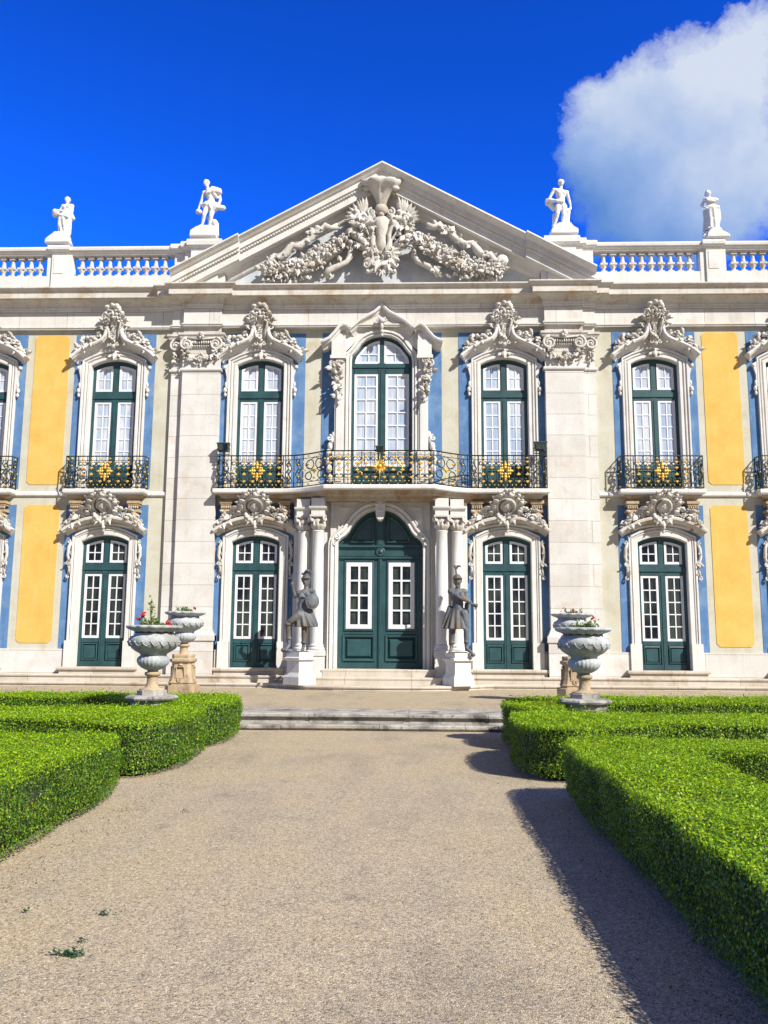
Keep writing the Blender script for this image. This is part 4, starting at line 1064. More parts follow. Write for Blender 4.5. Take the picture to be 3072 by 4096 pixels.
def leg(mb, hip, knee, ank, toe, k=1.0):
    mb.cap(hip, knee, .105*k, .068*k, 12); 
    kv, av = Vector(knee), Vector(ank); calf = kv.lerp(av,.32)+Vector((0,.018*k,0))
    mb.cap(knee, calf, .066*k, .068*k, 12); mb.cap(calf, ank, .066*k, .040*k, 12)
    mb.ball(knee, .07*k, 10, 7); mb.cap(ank, toe, .045*k, .036*k, 10)
    tv = Vector(toe); dv = (tv-av); dv.z = 0; dv = dv.normalized() if dv.length > 1e-4 else Vector((0,-1,0)); sv = Vector((-dv.y,dv.x,0))
    for i in range(5): mb.ball(tv+sv*(.032-.016*i)*k+dv*.03*k+Vector((0,0,-.012*k)), (.014*k,.02*k,.013*k), 6, 4)
    mb.ball(av+Vector((0,.03*k,-.03*k)), .038*k, 8, 5)
def arm(mb, sh, el, wr, k=1.0):
    mb.ball(sh, .085*k, 10, 7); mb.cap(sh, el, .068*k, .050*k, 12); e, w = Vector(el), Vector(wr)
    mb.cap(el, e.lerp(w,.3), .051*k, .052*k, 10); mb.cap(e.lerp(w,.3), wr, .052*k, .034*k, 10)
def torso(mb, shl, shr, waist, hip, k=1.0, female=False):
    a, b, w, h = Vector(shl), Vector(shr), Vector(waist), Vector(hip); m = (a+b)/2
    mb.cap(a.lerp(m,.1), b.lerp(m,.1), .075*k, .075*k, 10)
    ch = m.lerp(w,.42)
    mb.ball(ch+Vector((0,.0,.02)), (.175*k,.125*k,.19*k), 16, 10); mb.ball(w, (.135*k,.105*k,.15*k), 14, 9); mb.ball(h, (.165*k,.125*k,.14*k), 14, 9)
    mb.cap(ch, w, .125*k, .115*k, 12); mb.cap(w, h, .115*k, .13*k, 12)
    for s in (-1,1):
        c = ch+(b-a).normalized()*s*.075*k+Vector((0,-.095*k,.045*k))
        mb.ball(c, (.07*k,.055*k,.065*k) if female else (.085*k,.04*k,.065*k), 10, 7)
def mound(mb, pts, y0, y1):                       # rocky base: outline in XZ with rounded depth
    n = len(pts); cx = sum(p[0] for p in pts)/n
    mb.prism(pts, y0, y1)
    for x,z in pts:
        if z > min(p[1] for p in pts)+.05: mb.ball((x*.9+cx*.1,(y0+y1)/2,z-.05), (.09,(y1-y0)*.45,.07), 8, 6)
def statue(name, mb, voxel, mat, label, group=None, cat='statue', it=3):
    # local origin at the foot of the figure
    zs = min(v[2] for v in mb.v); xs = [v[0] for v in mb.v]; ys = [v[1] for v in mb.v]
    o3 = Vector(((min(xs)+max(xs))/2,(min(ys)+max(ys))/2,zs))
    mb.xform(Matrix.Translation(-o3))
    o = link(name, sculpt(name, mb, voxel, it), None, o3); o.data.materials.append(mat)
    return tag(o, label, cat, group)
GR = 'white marble figures along the roof'
yS = -.10
# woman carrying a basket
def P1(px,py,y=0): return (-10.33+(px-725)*.000942, yS+y, 15.98-(py-265)*.000942)
m = MB()
head(m, *P1(738,400), .108, -.25, .1, 2); m.cap(P1(745,560), P1(740,480), .05, .045)
torso(m, P1(600,610), P1(905,605), P1(700,880), P1(670,1080), .82, True)
arm(m, P1(915,615), P1(925,840), P1(560,850,-.15), .78); hand(m, P1(540,850,-.16), (-1,-.1,0), .04, (0,0,1))
arm(m, P1(590,620), P1(490,790), P1(430,850,-.1), .78); hand(m, P1(430,860,-.1), (-.4,-.5,-.3), .04, (0,0,1))
m.lathe([(.04,-.13),(.10,-.08),(.14,0),(.15,.06),(.11,.07)], 0,0,14); m.xform(Matrix.Translation(P1(385,920,-.05)) @ Matrix.Rotation(.5,4,'Y'), len(m.v)-70)
for i in range(7): m.ball(P1(330+rnd.random()*120, 800+rnd.random()*50, -.05+rnd.uniform(-.07,.07)), .045, 7, 5)
cloth(m, [(P1(700,860)[0],P1(0,860)[2],.15,.12,yS,.02),(P1(690,1000)[0],P1(0,1000)[2],.20,.15,yS,.06),(P1(680,1150)[0],P1(0,1150)[2],.22,.16,yS,.09),(P1(690,1350)[0],P1(0,1350)[2],.20,.15,yS+.02,.12),(P1(710,1500)[0],P1(0,1500)[2],.18,.15,yS+.02,.14),(P1(730,1640)[0],P1(0,1640)[2],.16,.15,yS+.02,.14)], 8)
m.cap(P1(830,880), P1(985,1090), .10, .06); m.cap(P1(880,980), P1(900,1190), .07, .04); m.cap(P1(560,1000,-.1), P1(840,1080,-.14), .05, .06)
leg(m, P1(560,1150,-.06), P1(530,1340,-.08), P1(525,1590,-.02), P1(430,1650,-.1), .72)
leg(m, P1(700,1150,-.06), P1(720,1380,-.12), P1(690,1600,-.04), P1(660,1660,-.12), .72)
m.cap(P1(860,1300), P1(820,1640), .05, .08)
mound(m, [P1(105,2035)[::2],P1(130,1900)[::2],P1(250,1790)[::2],P1(380,1690)[::2],P1(430,1640)[::2],P1(840,1640)[::2],P1(880,1800)[::2],P1(930,1950)[::2],P1(965,2035)[::2]], yS-.2, yS+.2)
statue('roof_statue', m, .017, MS['marble'], 'white roof statue of a woman carrying a basket, on the far left post', GR)
# youth with arm hanging and wind-blown drapery
def P2(px,py,y=0): return (-5.75+(px-405)*.001086, -.16+y, 16.49-(py-195)*.001086)
m = MB()
head(m, *P2(408,315), .118, -.5, .25, 1); m.cap(P2(490,530), P2(440,430), .055, .05)
torso(m, P2(370,610), P2(700,560), P2(570,860), P2(560,1050), .95)
arm(m, P2(345,620), P2(275,920,-.02), P2(215,1150,-.06), .85); hand(m, P2(212,1170,-.06), (-.1,-.1,-1), .045, (0,1,0)); m.ball(P2(225,1260,-.08), (.11,.1,.09), 10, 7); m.ball(P2(290,1290,-.06), .05)
m.cap(P2(480,600,-.12), P2(820,620,-.06), .08, .10); m.cap(P2(600,520,-.05), P2(800,570,0), .09, .10); m.ball(P2(800,600), (.1,.12,.09), 10, 7); m.cap(P2(450,700,-.13), P2(540,660,-.14), .05, .06)
m.cap(P2(820,700), P2(845,860), .045, .05); m.cap(P2(845,860), P2(790,1020), .05, .05); m.cap(P2(660,700,-.1), P2(760,800,-.04), .05, .05)
cloth(m, [(P2(550,930)[0],P2(0,930)[2],.20,.15,-.16,.05),(P2(540,1040)[0],P2(0,1040)[2],.24,.17,-.17,.10),(P2(560,1150)[0],P2(0,1150)[2],.22,.16,-.17,.14),(P2(600,1210)[0],P2(0,1210)[2],.17,.13,-.17,.14)], 9)
m.cap(P2(290,1030,-.05), P2(470,1050,-.12), .05, .08); m.cap(P2(700,1100,-.06), P2(930,1110), .10, .085); m.ball(P2(930,1110), (.10,.1,.09), 10, 7)
leg(m, P2(460,1090,-.04), P2(400,1380,-.12), P2(335,1670,-.04), P2(235,1760,-.12), .98)
leg(m, P2(630,1120,-.02), P2(600,1420,-.08), P2(545,1720,-.02), P2(500,1770,-.14), .98)
m.cap(P2(500,1350,.06), P2(520,1480,.06), .06, .04)
m.tube([P2(720,1980,.04),P2(720,1750,.04),P2(710,1600,.04),P2(660,1480,.02)], [.13,.11,.12,.07], 10); m.ball(P2(710,1600,.0), (.10,.12,.13), 9, 7)
mound(m, [P2(25,2035)[::2],P2(30,1920)[::2],P2(200,1800)[::2],P2(330,1755)[::2],P2(700,1755)[::2],P2(770,1880)[::2],P2(795,2035)[::2]], -.42, .08)
m.box(P2(20,0)[0],P2(795,0)[0],-.43,.1,14.42,14.52)
statue('roof_statue', m, .018, MS['marble'], 'white roof statue of a youth with drapery blown sideways, left of the pediment', GR)
# man leaning on a stump, cloth over hip
def P3(px,py,y=0): return (5.72+(px-620)*.001086, -.16+y, 16.35-(py-190)*.001086)
m = MB()
head(m, *P3(622,300), .115, .15, -.05, 1); m.cap(P3(610,500), P3(618,410), .06, .052)
torso(m, P3(440,520), P3(760,600), P3(610,830), P3(610,1000), .95)
arm(m, P3(410,520), P3(265,790,.02), P3(400,880,-.10), .86); hand(m, P3(410,885,-.11), (1,-.2,-.2), .042, (0,0,1))
arm(m, P3(785,600), P3(855,840,.02), P3(885,1030,-.02), .86); hand(m, P3(885,1050,-.02), (-.1,-.1,-1), .045, (1,0,0))
m.ball(P3(195,870), (.065,.08,.09), 10, 7); m.ball(P3(190,950,.02), (.05,.06,.06))
m.cap(P3(240,850,-.05), P3(440,930,-.13), .055, .05); m.cap(P3(440,930,-.15), P3(650,955,-.14), .05, .04); m.cap(P3(470,900,-.14), P3(640,860,-.12), .03, .03); m.cap(P3(260,930,.04), P3(400,1130,.05), .08, .05); m.cap(P3(330,900,-.02), P3(380,1080,0), .06, .04)
leg(m, P3(510,1060,-.04), P3(480,1310,-.10), P3(400,1640,0), P3(345,1730,-.14), .98)
leg(m, P3(690,1060,-.02), P3(665,1330,-.08), P3(625,1620,-.02), P3(600,1660,-.14), .98)
m.tube([P3(760,1680,.02),P3(775,1450,.03),P3(800,1280,.03),P3(820,1130,.02)], [.11,.085,.08,.085], 10); m.ball(P3(800,1200), (.07,.08,.08)); m.cap(P3(420,1250,.08), P3(390,1640,.06), .06, .06)
mound(m, [P3(255,1950)[::2],P3(280,1850)[::2],P3(420,1700)[::2],P3(500,1650)[::2],P3(830,1650)[::2],P3(920,1770)[::2],P3(1045,1840)[::2],P3(1050,1950)[::2]], -.42, .08)
m.box(P3(255,0)[0],P3(1050,0)[0],-.43,.1,14.40,14.5)
statue('roof_statue', m, .018, MS['marble'], 'white nude male roof statue leaning on a stump, right of the pediment', GR)
# robed woman
def P4(px,py,y=0): return (10.39+(px-450)*.000977, yS+y, 15.96-(py-200)*.000977)
m = MB()
head(m, *P4(448,320), .105, .5, .05, 2); m.cap(P4(480,480), P4(455,400), .05, .045)
torso(m, P4(350,520), P4(670,520), P4(560,780), P4(570,930), .84, True)
arm(m, P4(340,530), P4(225,720,.02), P4(310,850,-.10), .78); hand(m, P4(315,860,-.1), (.5,-.4,-.6), .04, (0,0,1))
arm(m, P4(680,530), P4(640,660,-.1), P4(470,640,-.16), .78); hand(m, P4(450,640,-.16), (-1,-.1,.1), .04, (0,0,1))
m.cap(P4(370,560,-.08), P4(680,600,-.10), .07, .07); m.cap(P4(400,820,-.08), P4(720,840,-.08), .06, .07)
cloth(m, [(P4(565,740)[0],P4(0,740)[2],.15,.12,yS,.03),(P4(570,880)[0],P4(0,880)[2],.19,.15,yS,.07),(P4(565,1050)[0],P4(0,1050)[2],.19,.15,yS,.10),(P4(560,1250)[0],P4(0,1250)[2],.18,.15,yS,.13),(P4(555,1420)[0],P4(0,1420)[2],.18,.16,yS,.14),(P4(545,1580)[0],P4(0,1580)[2],.20,.17,yS,.12)], 8)
m.cap(P4(740,850), P4(780,1220), .07, .05); m.cap(P4(760,1250), P4(740,1340), .035, .05)
m.cap(P4(330,900,.06), P4(370,1250,.08), .06, .07); m.cap(P4(360,1250,.08), P4(270,1700,.06), .08, .05); m.cap(P4(270,1700,.02), P4(245,1960,0), .05, .05)
leg(m, P4(470,1250,-.1), P4(440,1360,-.12), P4(420,1540,-.1), P4(340,1580,-.16), .6)
mound(m, [P4(285,1905)[::2],P4(310,1760)[::2],P4(420,1620)[::2],P4(740,1580)[::2],P4(780,1680)[::2],P4(1000,1800)[::2],P4(1030,1905)[::2]], yS-.2, yS+.2)
statue('roof_statue', m, .017, MS['marble'], 'white roof statue of a robed woman with bowed head, far right post', GR)

# ---- the two armoured figures beside the door
GD = 'armoured figures beside the great door'
yD = -1.42
def F1(px,py,y=0): return (-2.09+(px-640)*.00194, yD+y, 3.21-(py-530)*.00194)
def skirt(m, wa, hem, rx, ry, cy, folds=11):
    cloth(m, [(wa[0],wa[2],rx[0],ry[0],cy,.02),((wa[0]*2+hem[0])/3,(wa[2]*2+hem[2])/3,rx[0]*.6+rx[1]*.4,ry[0]*.6+ry[1]*.4,cy,.05),((wa[0]+hem[0]*2)/3,(wa[2]+hem[2]*2)/3,rx[0]*.3+rx[1]*.7,ry[0]*.3+ry[1]*.7,cy,.09),(hem[0],hem[2],rx[1],ry[1],cy,.13)], folds, 66)
def helmet(m, x, y, z, r):
    m.ball((x,y+.01,z+r*.25), (r*.95,r*1.05,r*.95), 14, 9); m.tube([(x+r*1.0*math.cos(A),y-.01+r*1.1*math.sin(A),z+r*.28) for A in [2*PI*i/16 for i in range(17)]], r*.14, 6)
    m.ball((x,y-r*.95,z+r*.55), (r*.4,r*.2,r*.3), 8, 6)
m = MB()
head(m, *F1(643,470), .135, -.2, .0, 1); helmet(m, *F1(643,440), .135); m.cap(F1(640,340), F1(690,330,.05), .07, .05); m.ball(F1(665,312,.02), (.09,.14,.055), 10, 7); m.cap(F1(600,350), F1(580,350,.06), .035, .03)
m.cap(F1(645,590), F1(645,540), .07, .06)
torso(m, F1(560,635), F1(735,605), F1(600,800), F1(600,910), 1.15, True)
arm(m, F1(545,640), F1(480,690,.02), F1(450,560,-.08), 1.0); hand(m, F1(447,550,-.09), (-.1,-.1,1), .055, (1,0,0), .9); m.tube([F1(443,350,-.1),F1(447,480,-.1),F1(452,600,-.08)], [.012,.016,.016], 6)
arm(m, F1(745,610), F1(800,720,.0), F1(745,760,-.16), 1.0); hand(m, F1(740,762,-.17), (-.8,-.4,0), .05, (0,0,1), .8)
k = len(m.v); m.lathe([(.02,.05),(.10,.045),(.16,.02),(.19,-.01),(.215,.0),(.215,-.03),(.1,-.02)], 0,0,24); m.xform(Matrix.Translation(F1(757,762,-.22)) @ Matrix.Rotation(.25,4,'Z') @ Matrix.Rotation(PI/2,4,'X') @ Matrix.Diagonal((.92,1.05,1,1)), k)
skirt(m, F1(600,870), F1(640,1130), (.165,.35), (.13,.24), yD)
m.cap(F1(700,900), F1(800,1100,.05), .10, .07); m.cap(F1(560,960,-.1), F1(430,1060,-.16), .12, .085)
leg(m, F1(560,960,-.02), F1(395,1090,-.16), F1(418,1400,-.08), F1(385,1468,-.24), 1.12)
leg(m, F1(640,960,.0), F1(628,1200,-.03), F1(622,1420,.02), F1(615,1485,-.12), 1.12)
for p_ in (F1(398,1100,-.2), F1(415,1300,-.1), F1(622,1360,0)): m.ball(p_, (.085,.08,.045), 10, 6)
m.ball(F1(350,1470,-.05), (.11,.13,.075), 10, 7); m.ball(F1(420,1480,.0), (.10,.14,.06), 10, 7)
for i in range(5): m.ball(F1(565+18*i,690-abs(i-2)*-6,-.16), .03, 6, 5)
m.ball((-2.28,yD,1.345), (.34,.2,.03), 12, 6)
statue('warrior_statue', m, .0125, MS['lead'], 'dark lead warrior statue with round shield and raised hand beside the door', GD, it=2)
def F2(px,py,y=0): return (2.25+(px-550)*.00194, yD+y, 3.54-(py-370)*.00194)
m = MB()
head(m, *F2(553,480), .135, .35, .1, 1, True); helmet(m, *F2(550,440), .135); m.cap(F2(540,370), F2(525,270), .03, .02)
m.tube([F2(528,290),F2(505,240),F2(475,232)], [.025,.02,.01], 6); m.tube([F2(530,280),F2(522,240),F2(515,215)], [.025,.02,.01], 6); m.tube([F2(530,290),F2(560,240),F2(590,238),F2(605,262)], [.025,.04,.035,.015], 7)
m.cap(F2(555,590), F2(553,545), .075, .065)
torso(m, F2(455,610), F2(655,615), F2(555,800), F2(560,910), 1.22)
arm(m, F2(450,615), F2(560,700,-.20), F2(720,775,-.22), 1.1); m.cap(F2(600,690,-.18), F2(720,770,-.2), .075, .06)
arm(m, F2(660,620), F2(690,730,-.02), F2(745,790,-.16), 1.05); hand(m, F2(755,815,-.2), (1,-.1,-.25), .06, (0,1,.2), .8); hand(m, F2(745,800,-.22), (1,-.15,-.3), .055, (0,1,.2), .7)
m.tube([F2(790,880,-.2),F2(825,845,-.22),F2(840,830,-.22)], .02, 6)
skirt(m, F2(555,860), F2(535,1160), (.18,.34), (.14,.25), yD)
m.cap(F2(440,850,.05), F2(350,1100,.04), .08, .06); m.cap(F2(350,1100,.04), F2(320,1135,.0), .05, .03); m.cap(F2(690,800,.02), F2(680,1000,.0), .07, .06); m.cap(F2(640,930,-.1), F2(680,1120,-.1), .13, .09)
leg(m, F2(500,950,.0), F2(470,1240,-.04), F2(455,1430,.02), F2(435,1495,-.12), 1.14)
leg(m, F2(640,950,-.02), F2(672,1190,-.12), F2(672,1440,-.08), F2(745,1500,-.22), 1.14)
m.ball(F2(760,1530,-.24), (.075,.10,.06), 8, 6)
for p_ in (F2(468,1360,0), F2(672,1350,-.1), F2(470,1225,-.06)): m.ball(p_, (.085,.08,.045), 10, 6)
m.ball((2.25,yD,1.345), (.3,.2,.03), 12, 6)
statue('warrior_statue', m, .0125, MS['lead'], 'dark lead warrior statue with plumed helmet and arm stretched sideways', GD, it=2)
def pedestal(x, y, rot, label):
    b = MB()
    b.frustum(0,0,0,.22,.33,.33,.32,.32,rot); b.frustum(0,0,.22,.34,.32,.32,.26,.26,rot); b.frustum(0,0,.34,.66,.26,.26,.25,.25,rot)
    b.frustum(0,0,.66,.70,.27,.27,.32,.32,rot); b.frustum(0,0,.70,.75,.33,.33,.33,.33,rot); b.frustum(0,0,.75,.77,.32,.32,.27,.27,rot); b.frustum(0,0,.77,.905,.265,.265,.265,.265,rot)
    o = obj('statue_pedestal', b, MS['stone'], None, (x,y,.428)); tag(o, label, 'pedestal', 'stone pedestals beside the great door')
pedestal(-2.22, -1.42, R(50), 'white stone pedestal under the shield-bearing warrior statue')
pedestal(2.26, -1.42, R(28), 'white stone pedestal under the plumed warrior statue')

# ---- floodlights on the balcony ends
def flood(x, y, z, s, label):
    e = empty('floodlight', (x,y,z), label, 'floodlight', 'grey floodlights on the balcony')
    b = MB(); b.frustum(0,0,.10*s,.36*s,.16*s,.07*s,.20*s,.10*s); b.box(-.21*s,.21*s,-.115*s,.05*s,.36*s,.39*s)
    for i in range(4): b.box(-.17*s,.17*s,.08*s,.10*s,.13*s+.06*s*i,.15*s+.06*s*i)
    obj('housing', b, MS['lamp'], e)
    b = MB(); b.tube([(-.2*s,0,.22*s),(-.2*s,0,.02),(.2*s,0,.02),(.2*s,0,.22*s)], .015, 6); b.tube([(0,0,-.25*s),(0,0,.03)], .02, 6); obj('bracket', b, MS['iron'], e)
    b = MB(); b.box(-.15*s,.15*s,-.118*s,-.112*s,.14*s,.34*s); obj('lens', b, MS['glass'], e)
flood(-4.82,-.45,7.26,.95,'dark floodlight on the left end of the long balcony rail')
flood(4.84,-.45,7.28,.95,'dark floodlight on the right end of the long balcony rail')
flood(.0,-1.16,7.13,.62,'small grey floodlight behind the gilt star on the balcony rail')
SKY_STRENGTH = .10; SKY_TINT = (.045,.30,.75); EXPO = .73
CL0, CL1, CL2 = (.80,1.75,4.0), (2.1,3.0,4.8), (4.2,4.65,5.35)
CLOUD = [(-0.081,0.0238,0.0512,1),(-0.0338,0.0371,0.0701,1),(0.011,0.0456,0.0647,1),(0.0458,0.0595,0.0512,.9),(0.0716,0.0945,0.0324,.7),(0.0959,0.1049,0.0378,.8),(-0.0004,-0.0088,0.0809,1),(0.0435,-0.0123,0.0647,1),(0.0332,-0.0551,0.0593,.9),(-0.0295,-0.04,0.0647,.7),(-0.0808,-0.0315,0.0485,.6),(-0.0936,-0.0676,0.0485,.55),(-0.0415,-0.0804,0.0593,.62),(0.0141,-0.0843,0.0539,.85),(-0.0597,0.0574,0.0297,.6),(-0.1053,0.0192,0.027,.7),(0.0686,-0.0387,0.0324,.6)]
# ------------------------------------------------------------------ ground, steps, hedges, urns
def sheet(name, poly, z, mat):
    m = MB(); m.add([(x,y,z) for x,y in poly], [tuple(range(len(poly)))])
    return structure(name, m, mat)
sheet('gravel_path', [(-400,-400),(400,-400),(400,400),(-400,400)], 0, MS['gravel'])
m = MB(); m.prismz([(-40,-8.2),(40,-8.2),(40,1),(-40,1)], -.3, .30)
structure('gravel_terrace', m, MS['gravel2'])
m = MB(); rs = random.Random(2)
def slab_run(y0, y1, z0, z1, nose, joints):
    xs = [-6.0]+joints+[6.0]
    for a,b in zip(xs,xs[1:]):
        dz = rs.uniform(-.006,.006); dy = rs.uniform(-.012,.012)
        m.sweep_xy([(a+.004,y0+dy),(b-.004,y0+dy)], [(-(y1-y0),z0),(0,z0),(0,z1-.085+dz),(nose*.7,z1-.08+dz),(nose,z1-.06+dz),(nose,z1-.02+dz),(nose*.6,z1+dz),(-(y1-y0),z1+.004)])
slab_run(-9.62,-9.2,-.05,.105,.05,[-3.4,-1.5,.35,1.95,3.9]); slab_run(-9.30,-8.15,-.05,.285,.07,[-2.6,-1.0,.9,2.4,4.2])
structure('garden_steps', m, MS['lichen'])
m = MB(); m.prismz([(-40,-8.9),(-6,-8.9),(-6,-8.1),(-40,-8.1)], -.3, .296); m.prismz([(6,-8.9),(40,-8.9),(40,-8.1),(6,-8.1)], -.3, .296)
structure('terrace_edge', m, MS['step'])

NPR = np.random.default_rng(11)
def poly_area(P):
    return .5*sum(P[i][0]*P[(i+1)%len(P)][1]-P[(i+1)%len(P)][0]*P[i][1] for i in range(len(P)))
def smooth_poly(P, n=2, keep=()):
    for _ in range(n):
        Q = []
        for i in range(len(P)):
            a, b = P[i], P[(i+1)%len(P)]
            d = math.hypot(b[0]-a[0], b[1]-a[1])
            f = min(.25, .28/max(d,1e-6))
            Q += [(a[0]*(1-f)+b[0]*f, a[1]*(1-f)+b[1]*f), (a[0]*f+b[0]*(1-f), a[1]*f+b[1]*(1-f))]
        P = Q
    return P
def inside(px, py, P):
    n = len(P); r = np.zeros(len(px), bool); j = n-1
    for i in range(n):
        xi,yi = P[i]; xj,yj = P[j]
        c = ((yi>py)!=(yj>py)) & (px < (xj-xi)*(py-yi)/(yj-yi+1e-12)+xi)
        r ^= c; j = i
    return r
def bumps(x, y, s):
    return (np.sin(x*1.7*s+1.3)*np.cos(y*2.1*s+.4)+np.sin(x*4.3*s+y*3.1*s)*.5+np.sin(y*7.7*s-x*5.9*s)*.3)
def leaves_mesh(name, C, N, U, size, mats, young):
    # C centres, N facing, U growth direction; each leaf a folded pointed quad pair
    n = len(C)
    W = np.cross(N, U); W /= np.linalg.norm(W,axis=1,keepdims=True)+1e-9
    s = size[:,None]
    base = C-U*s*.5; tip = C+U*s*.55; l = C+W*s*.33+N*s*.10; r = C-W*s*.33+N*s*.10
    V = np.stack([base, r, tip, l],1).reshape(-1,3)
    me = bpy.data.meshes.new(name)
    me.vertices.add(n*4); me.vertices.foreach_set('co', V.astype(np.float32).ravel())
    me.loops.add(n*4); me.loops.foreach_set('vertex_index', np.arange(n*4,dtype=np.int32))
    me.polygons.add(n); me.polygons.foreach_set('loop_start', np.arange(0,n*4,4,dtype=np.int32)); 
    for q in mats: me.materials.append(q)
    me.polygons.foreach_set('material_index', young.astype(np.int32))
    me.update(calc_edges=True); me.validate(); return me
def hedge(P, h, dens, size, label, yn=.80):
    if poly_area(P) < 0: P = P[::-1]
    P = smooth_poly(P, 2)
    xs = [p[0] for p in P]; ys = [p[1] for p in P]
    o3 = ((min(xs)+max(xs))/2, (min(ys)+max(ys))/2, 0)
    e = empty('box_hedge', o3, label, 'hedge', 'clipped box hedges beside the gravel path')
    # woody core, slightly inside the clipped surface
    n = len(P); core = MB(); Q = []; NQ = []
    for i in range(n):
        a, b, c = Vector(P[i-1]), Vector(P[i]), Vector(P[(i+1)%n])
        t = (c-a); nn = Vector((t.y,-t.x)).normalized(); NQ.append((nn.x,nn.y)); Q.append((b.x-nn.x*.045-o3[0], b.y-nn.y*.045-o3[1]))
    core.grid([[(x*(1-k)+cx_*k if False else x-(dx_)*k, y-(dy_)*k, z) for (x,y),(dx_,dy_) in zip(Q,NQ)] for z,k in ((.02,.16),(.10,.12),(.16,.02),(h-.04,0))], True, False, True); obj('branches', core, MS['twig'], e)
    Cs, Ns, Ys = [], [], []
    A = abs(poly_area(P)); k = int(A*dens*2.2)
    bx = NPR.uniform(min(xs),max(xs),k*3); by = NPR.uniform(min(ys),max(ys),k*3)
    ok = inside(bx,by,P); bx, by = bx[ok][:int(A*dens*1.25)], by[ok][:int(A*dens*1.25)]
    z = h+.019*bumps(bx,by,1.3)+NPR.normal(0,.014,len(bx))-np.abs(NPR.normal(0,.02,len(bx)))
    shoots = NPR.random(len(bx)) < .06
    z = z+np.where(shoots, NPR.uniform(.015,.085,len(bx)), 0)
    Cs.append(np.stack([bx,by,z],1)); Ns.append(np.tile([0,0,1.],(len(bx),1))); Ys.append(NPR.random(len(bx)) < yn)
    # sides
    L = [math.hypot(P[(i+1)%n][0]-P[i][0], P[(i+1)%n][1]-P[i][1]) for i in range(n)]; T = sum(L)
    k = int(T*h*dens); cum = np.concatenate([[0],np.cumsum(L)]); s = NPR.uniform(0,T,k)
    idx = np.clip(np.searchsorted(cum,s)-1,0,n-1); f = (s-cum[idx])/np.array(L)[idx]
    PA = np.array(P); a = PA[idx]; b = PA[(idx+1)%n]; p = a+(b-a)*f[:,None]; t = (b-a)/np.linalg.norm(b-a,axis=1,keepdims=True)
    nrm = np.stack([t[:,1],-t[:,0],np.zeros(k)],1)
    zz = NPR.uniform(.045,h,k); bul = .03*bumps(s,zz*3,1.1)+NPR.normal(0,.018,k)-.06*np.clip(1-zz/.12,0,1)-np.abs(NPR.normal(0,.018,k))
    p3 = np.stack([p[:,0],p[:,1],zz],1)+nrm*bul[:,None]
    keep = ~((zz<.12)&(NPR.random(k)<.45))
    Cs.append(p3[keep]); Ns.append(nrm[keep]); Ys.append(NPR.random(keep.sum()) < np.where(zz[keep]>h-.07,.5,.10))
    # rim rounding
    C = np.concatenate(Cs); N = np.concatenate(Ns); Y = np.concatenate(Ys); m_ = len(C)
    N = N+NPR.normal(0,.48,(m_,3)); N /= np.linalg.norm(N,axis=1,keepdims=True)
    U = NPR.normal(0,.6,(m_,3))+np.array([0,0,.75]); U -= N*(U*N).sum(1,keepdims=True); U /= np.linalg.norm(U,axis=1,keepdims=True)
    S = size*NPR.uniform(.7,1.35,m_)
    C = C-np.array(o3)
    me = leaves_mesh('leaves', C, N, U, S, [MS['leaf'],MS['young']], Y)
    lo = link('leaves', me, e); lo['kind'] = 'stuff'
    return e
D1, D2, D3 = 3200, 4600, 8000
hedge([(-2.12,-10.2),(-2.5,-9.72),(-9.5,-9.6),(-9.5,-10.75),(-4.5,-10.75),(-3.75,-11.55),(-3.0,-12.35),(-2.35,-12.55),(-2.0,-12.1),(-2.02,-11.2)], .66, D1, .028, 'farthest box hedge on the left side, ending at the garden steps')
hedge([(-2.0,-13.5),(-2.2,-12.75),(-2.75,-12.5),(-3.5,-12.75),(-4.3,-13.1),(-9.5,-13.3),(-9.5,-14.9),(-4,-14.95),(-3.1,-15.15),(-2.5,-15.55),(-2.15,-15.3),(-2.02,-14.6)], .65, D2, .024, 'middle box hedge on the left side, just in front of the urn')
hedge([(-9.5,-16.25),(-2.5,-16.35),(-2.15,-16.55),(-2.08,-17.5),(-2.08,-18.8),(-1.98,-20.0),(-1.92,-21.6),(-1.9,-24.0),(-3.6,-24.0),(-3.6,-19.2),(-4.4,-17.7),(-9.5,-17.6)], .62, D3, .0185, 'broad box hedge nearest the viewer on the left of the path')
hedge([(2.70,-10.7),(3.0,-10.05),(9.5,-9.55),(9.5,-11.3),(5.0,-11.5),(4.2,-11.45),(3.5,-11.9),(3.2,-12.6),(2.85,-12.75),(2.5,-12.5),(2.40,-11.9),(2.5,-11.2)], .68, D1, .028, 'farthest box hedge on the right side, ending at the garden steps')
hedge([(2.27,-14.2),(2.36,-13.5),(2.55,-12.98),(3.1,-12.72),(3.75,-13.15),(4.6,-13.4),(9.5,-13.4),(9.5,-14.7),(4.2,-14.95),(3.4,-15.2),(2.85,-15.55),(2.42,-15.25),(2.29,-14.75)], .65, D2, .024, 'middle box hedge on the right side with sparse leaves, in front of the urn')
hedge([(2.56,-16.55),(2.8,-16.28),(9.5,-16.2),(9.5,-17.5),(4.4,-17.5),(3.85,-17.28),(3.66,-17.5),(3.6,-18.3),(3.6,-20),(3.6,-24.6),(2.47,-24.6),(2.5,-21.5),(2.53,-19.5),(2.53,-17.5)], .62, D3, .0185, 'broad box hedge nearest the viewer on the right, casting a long shadow')

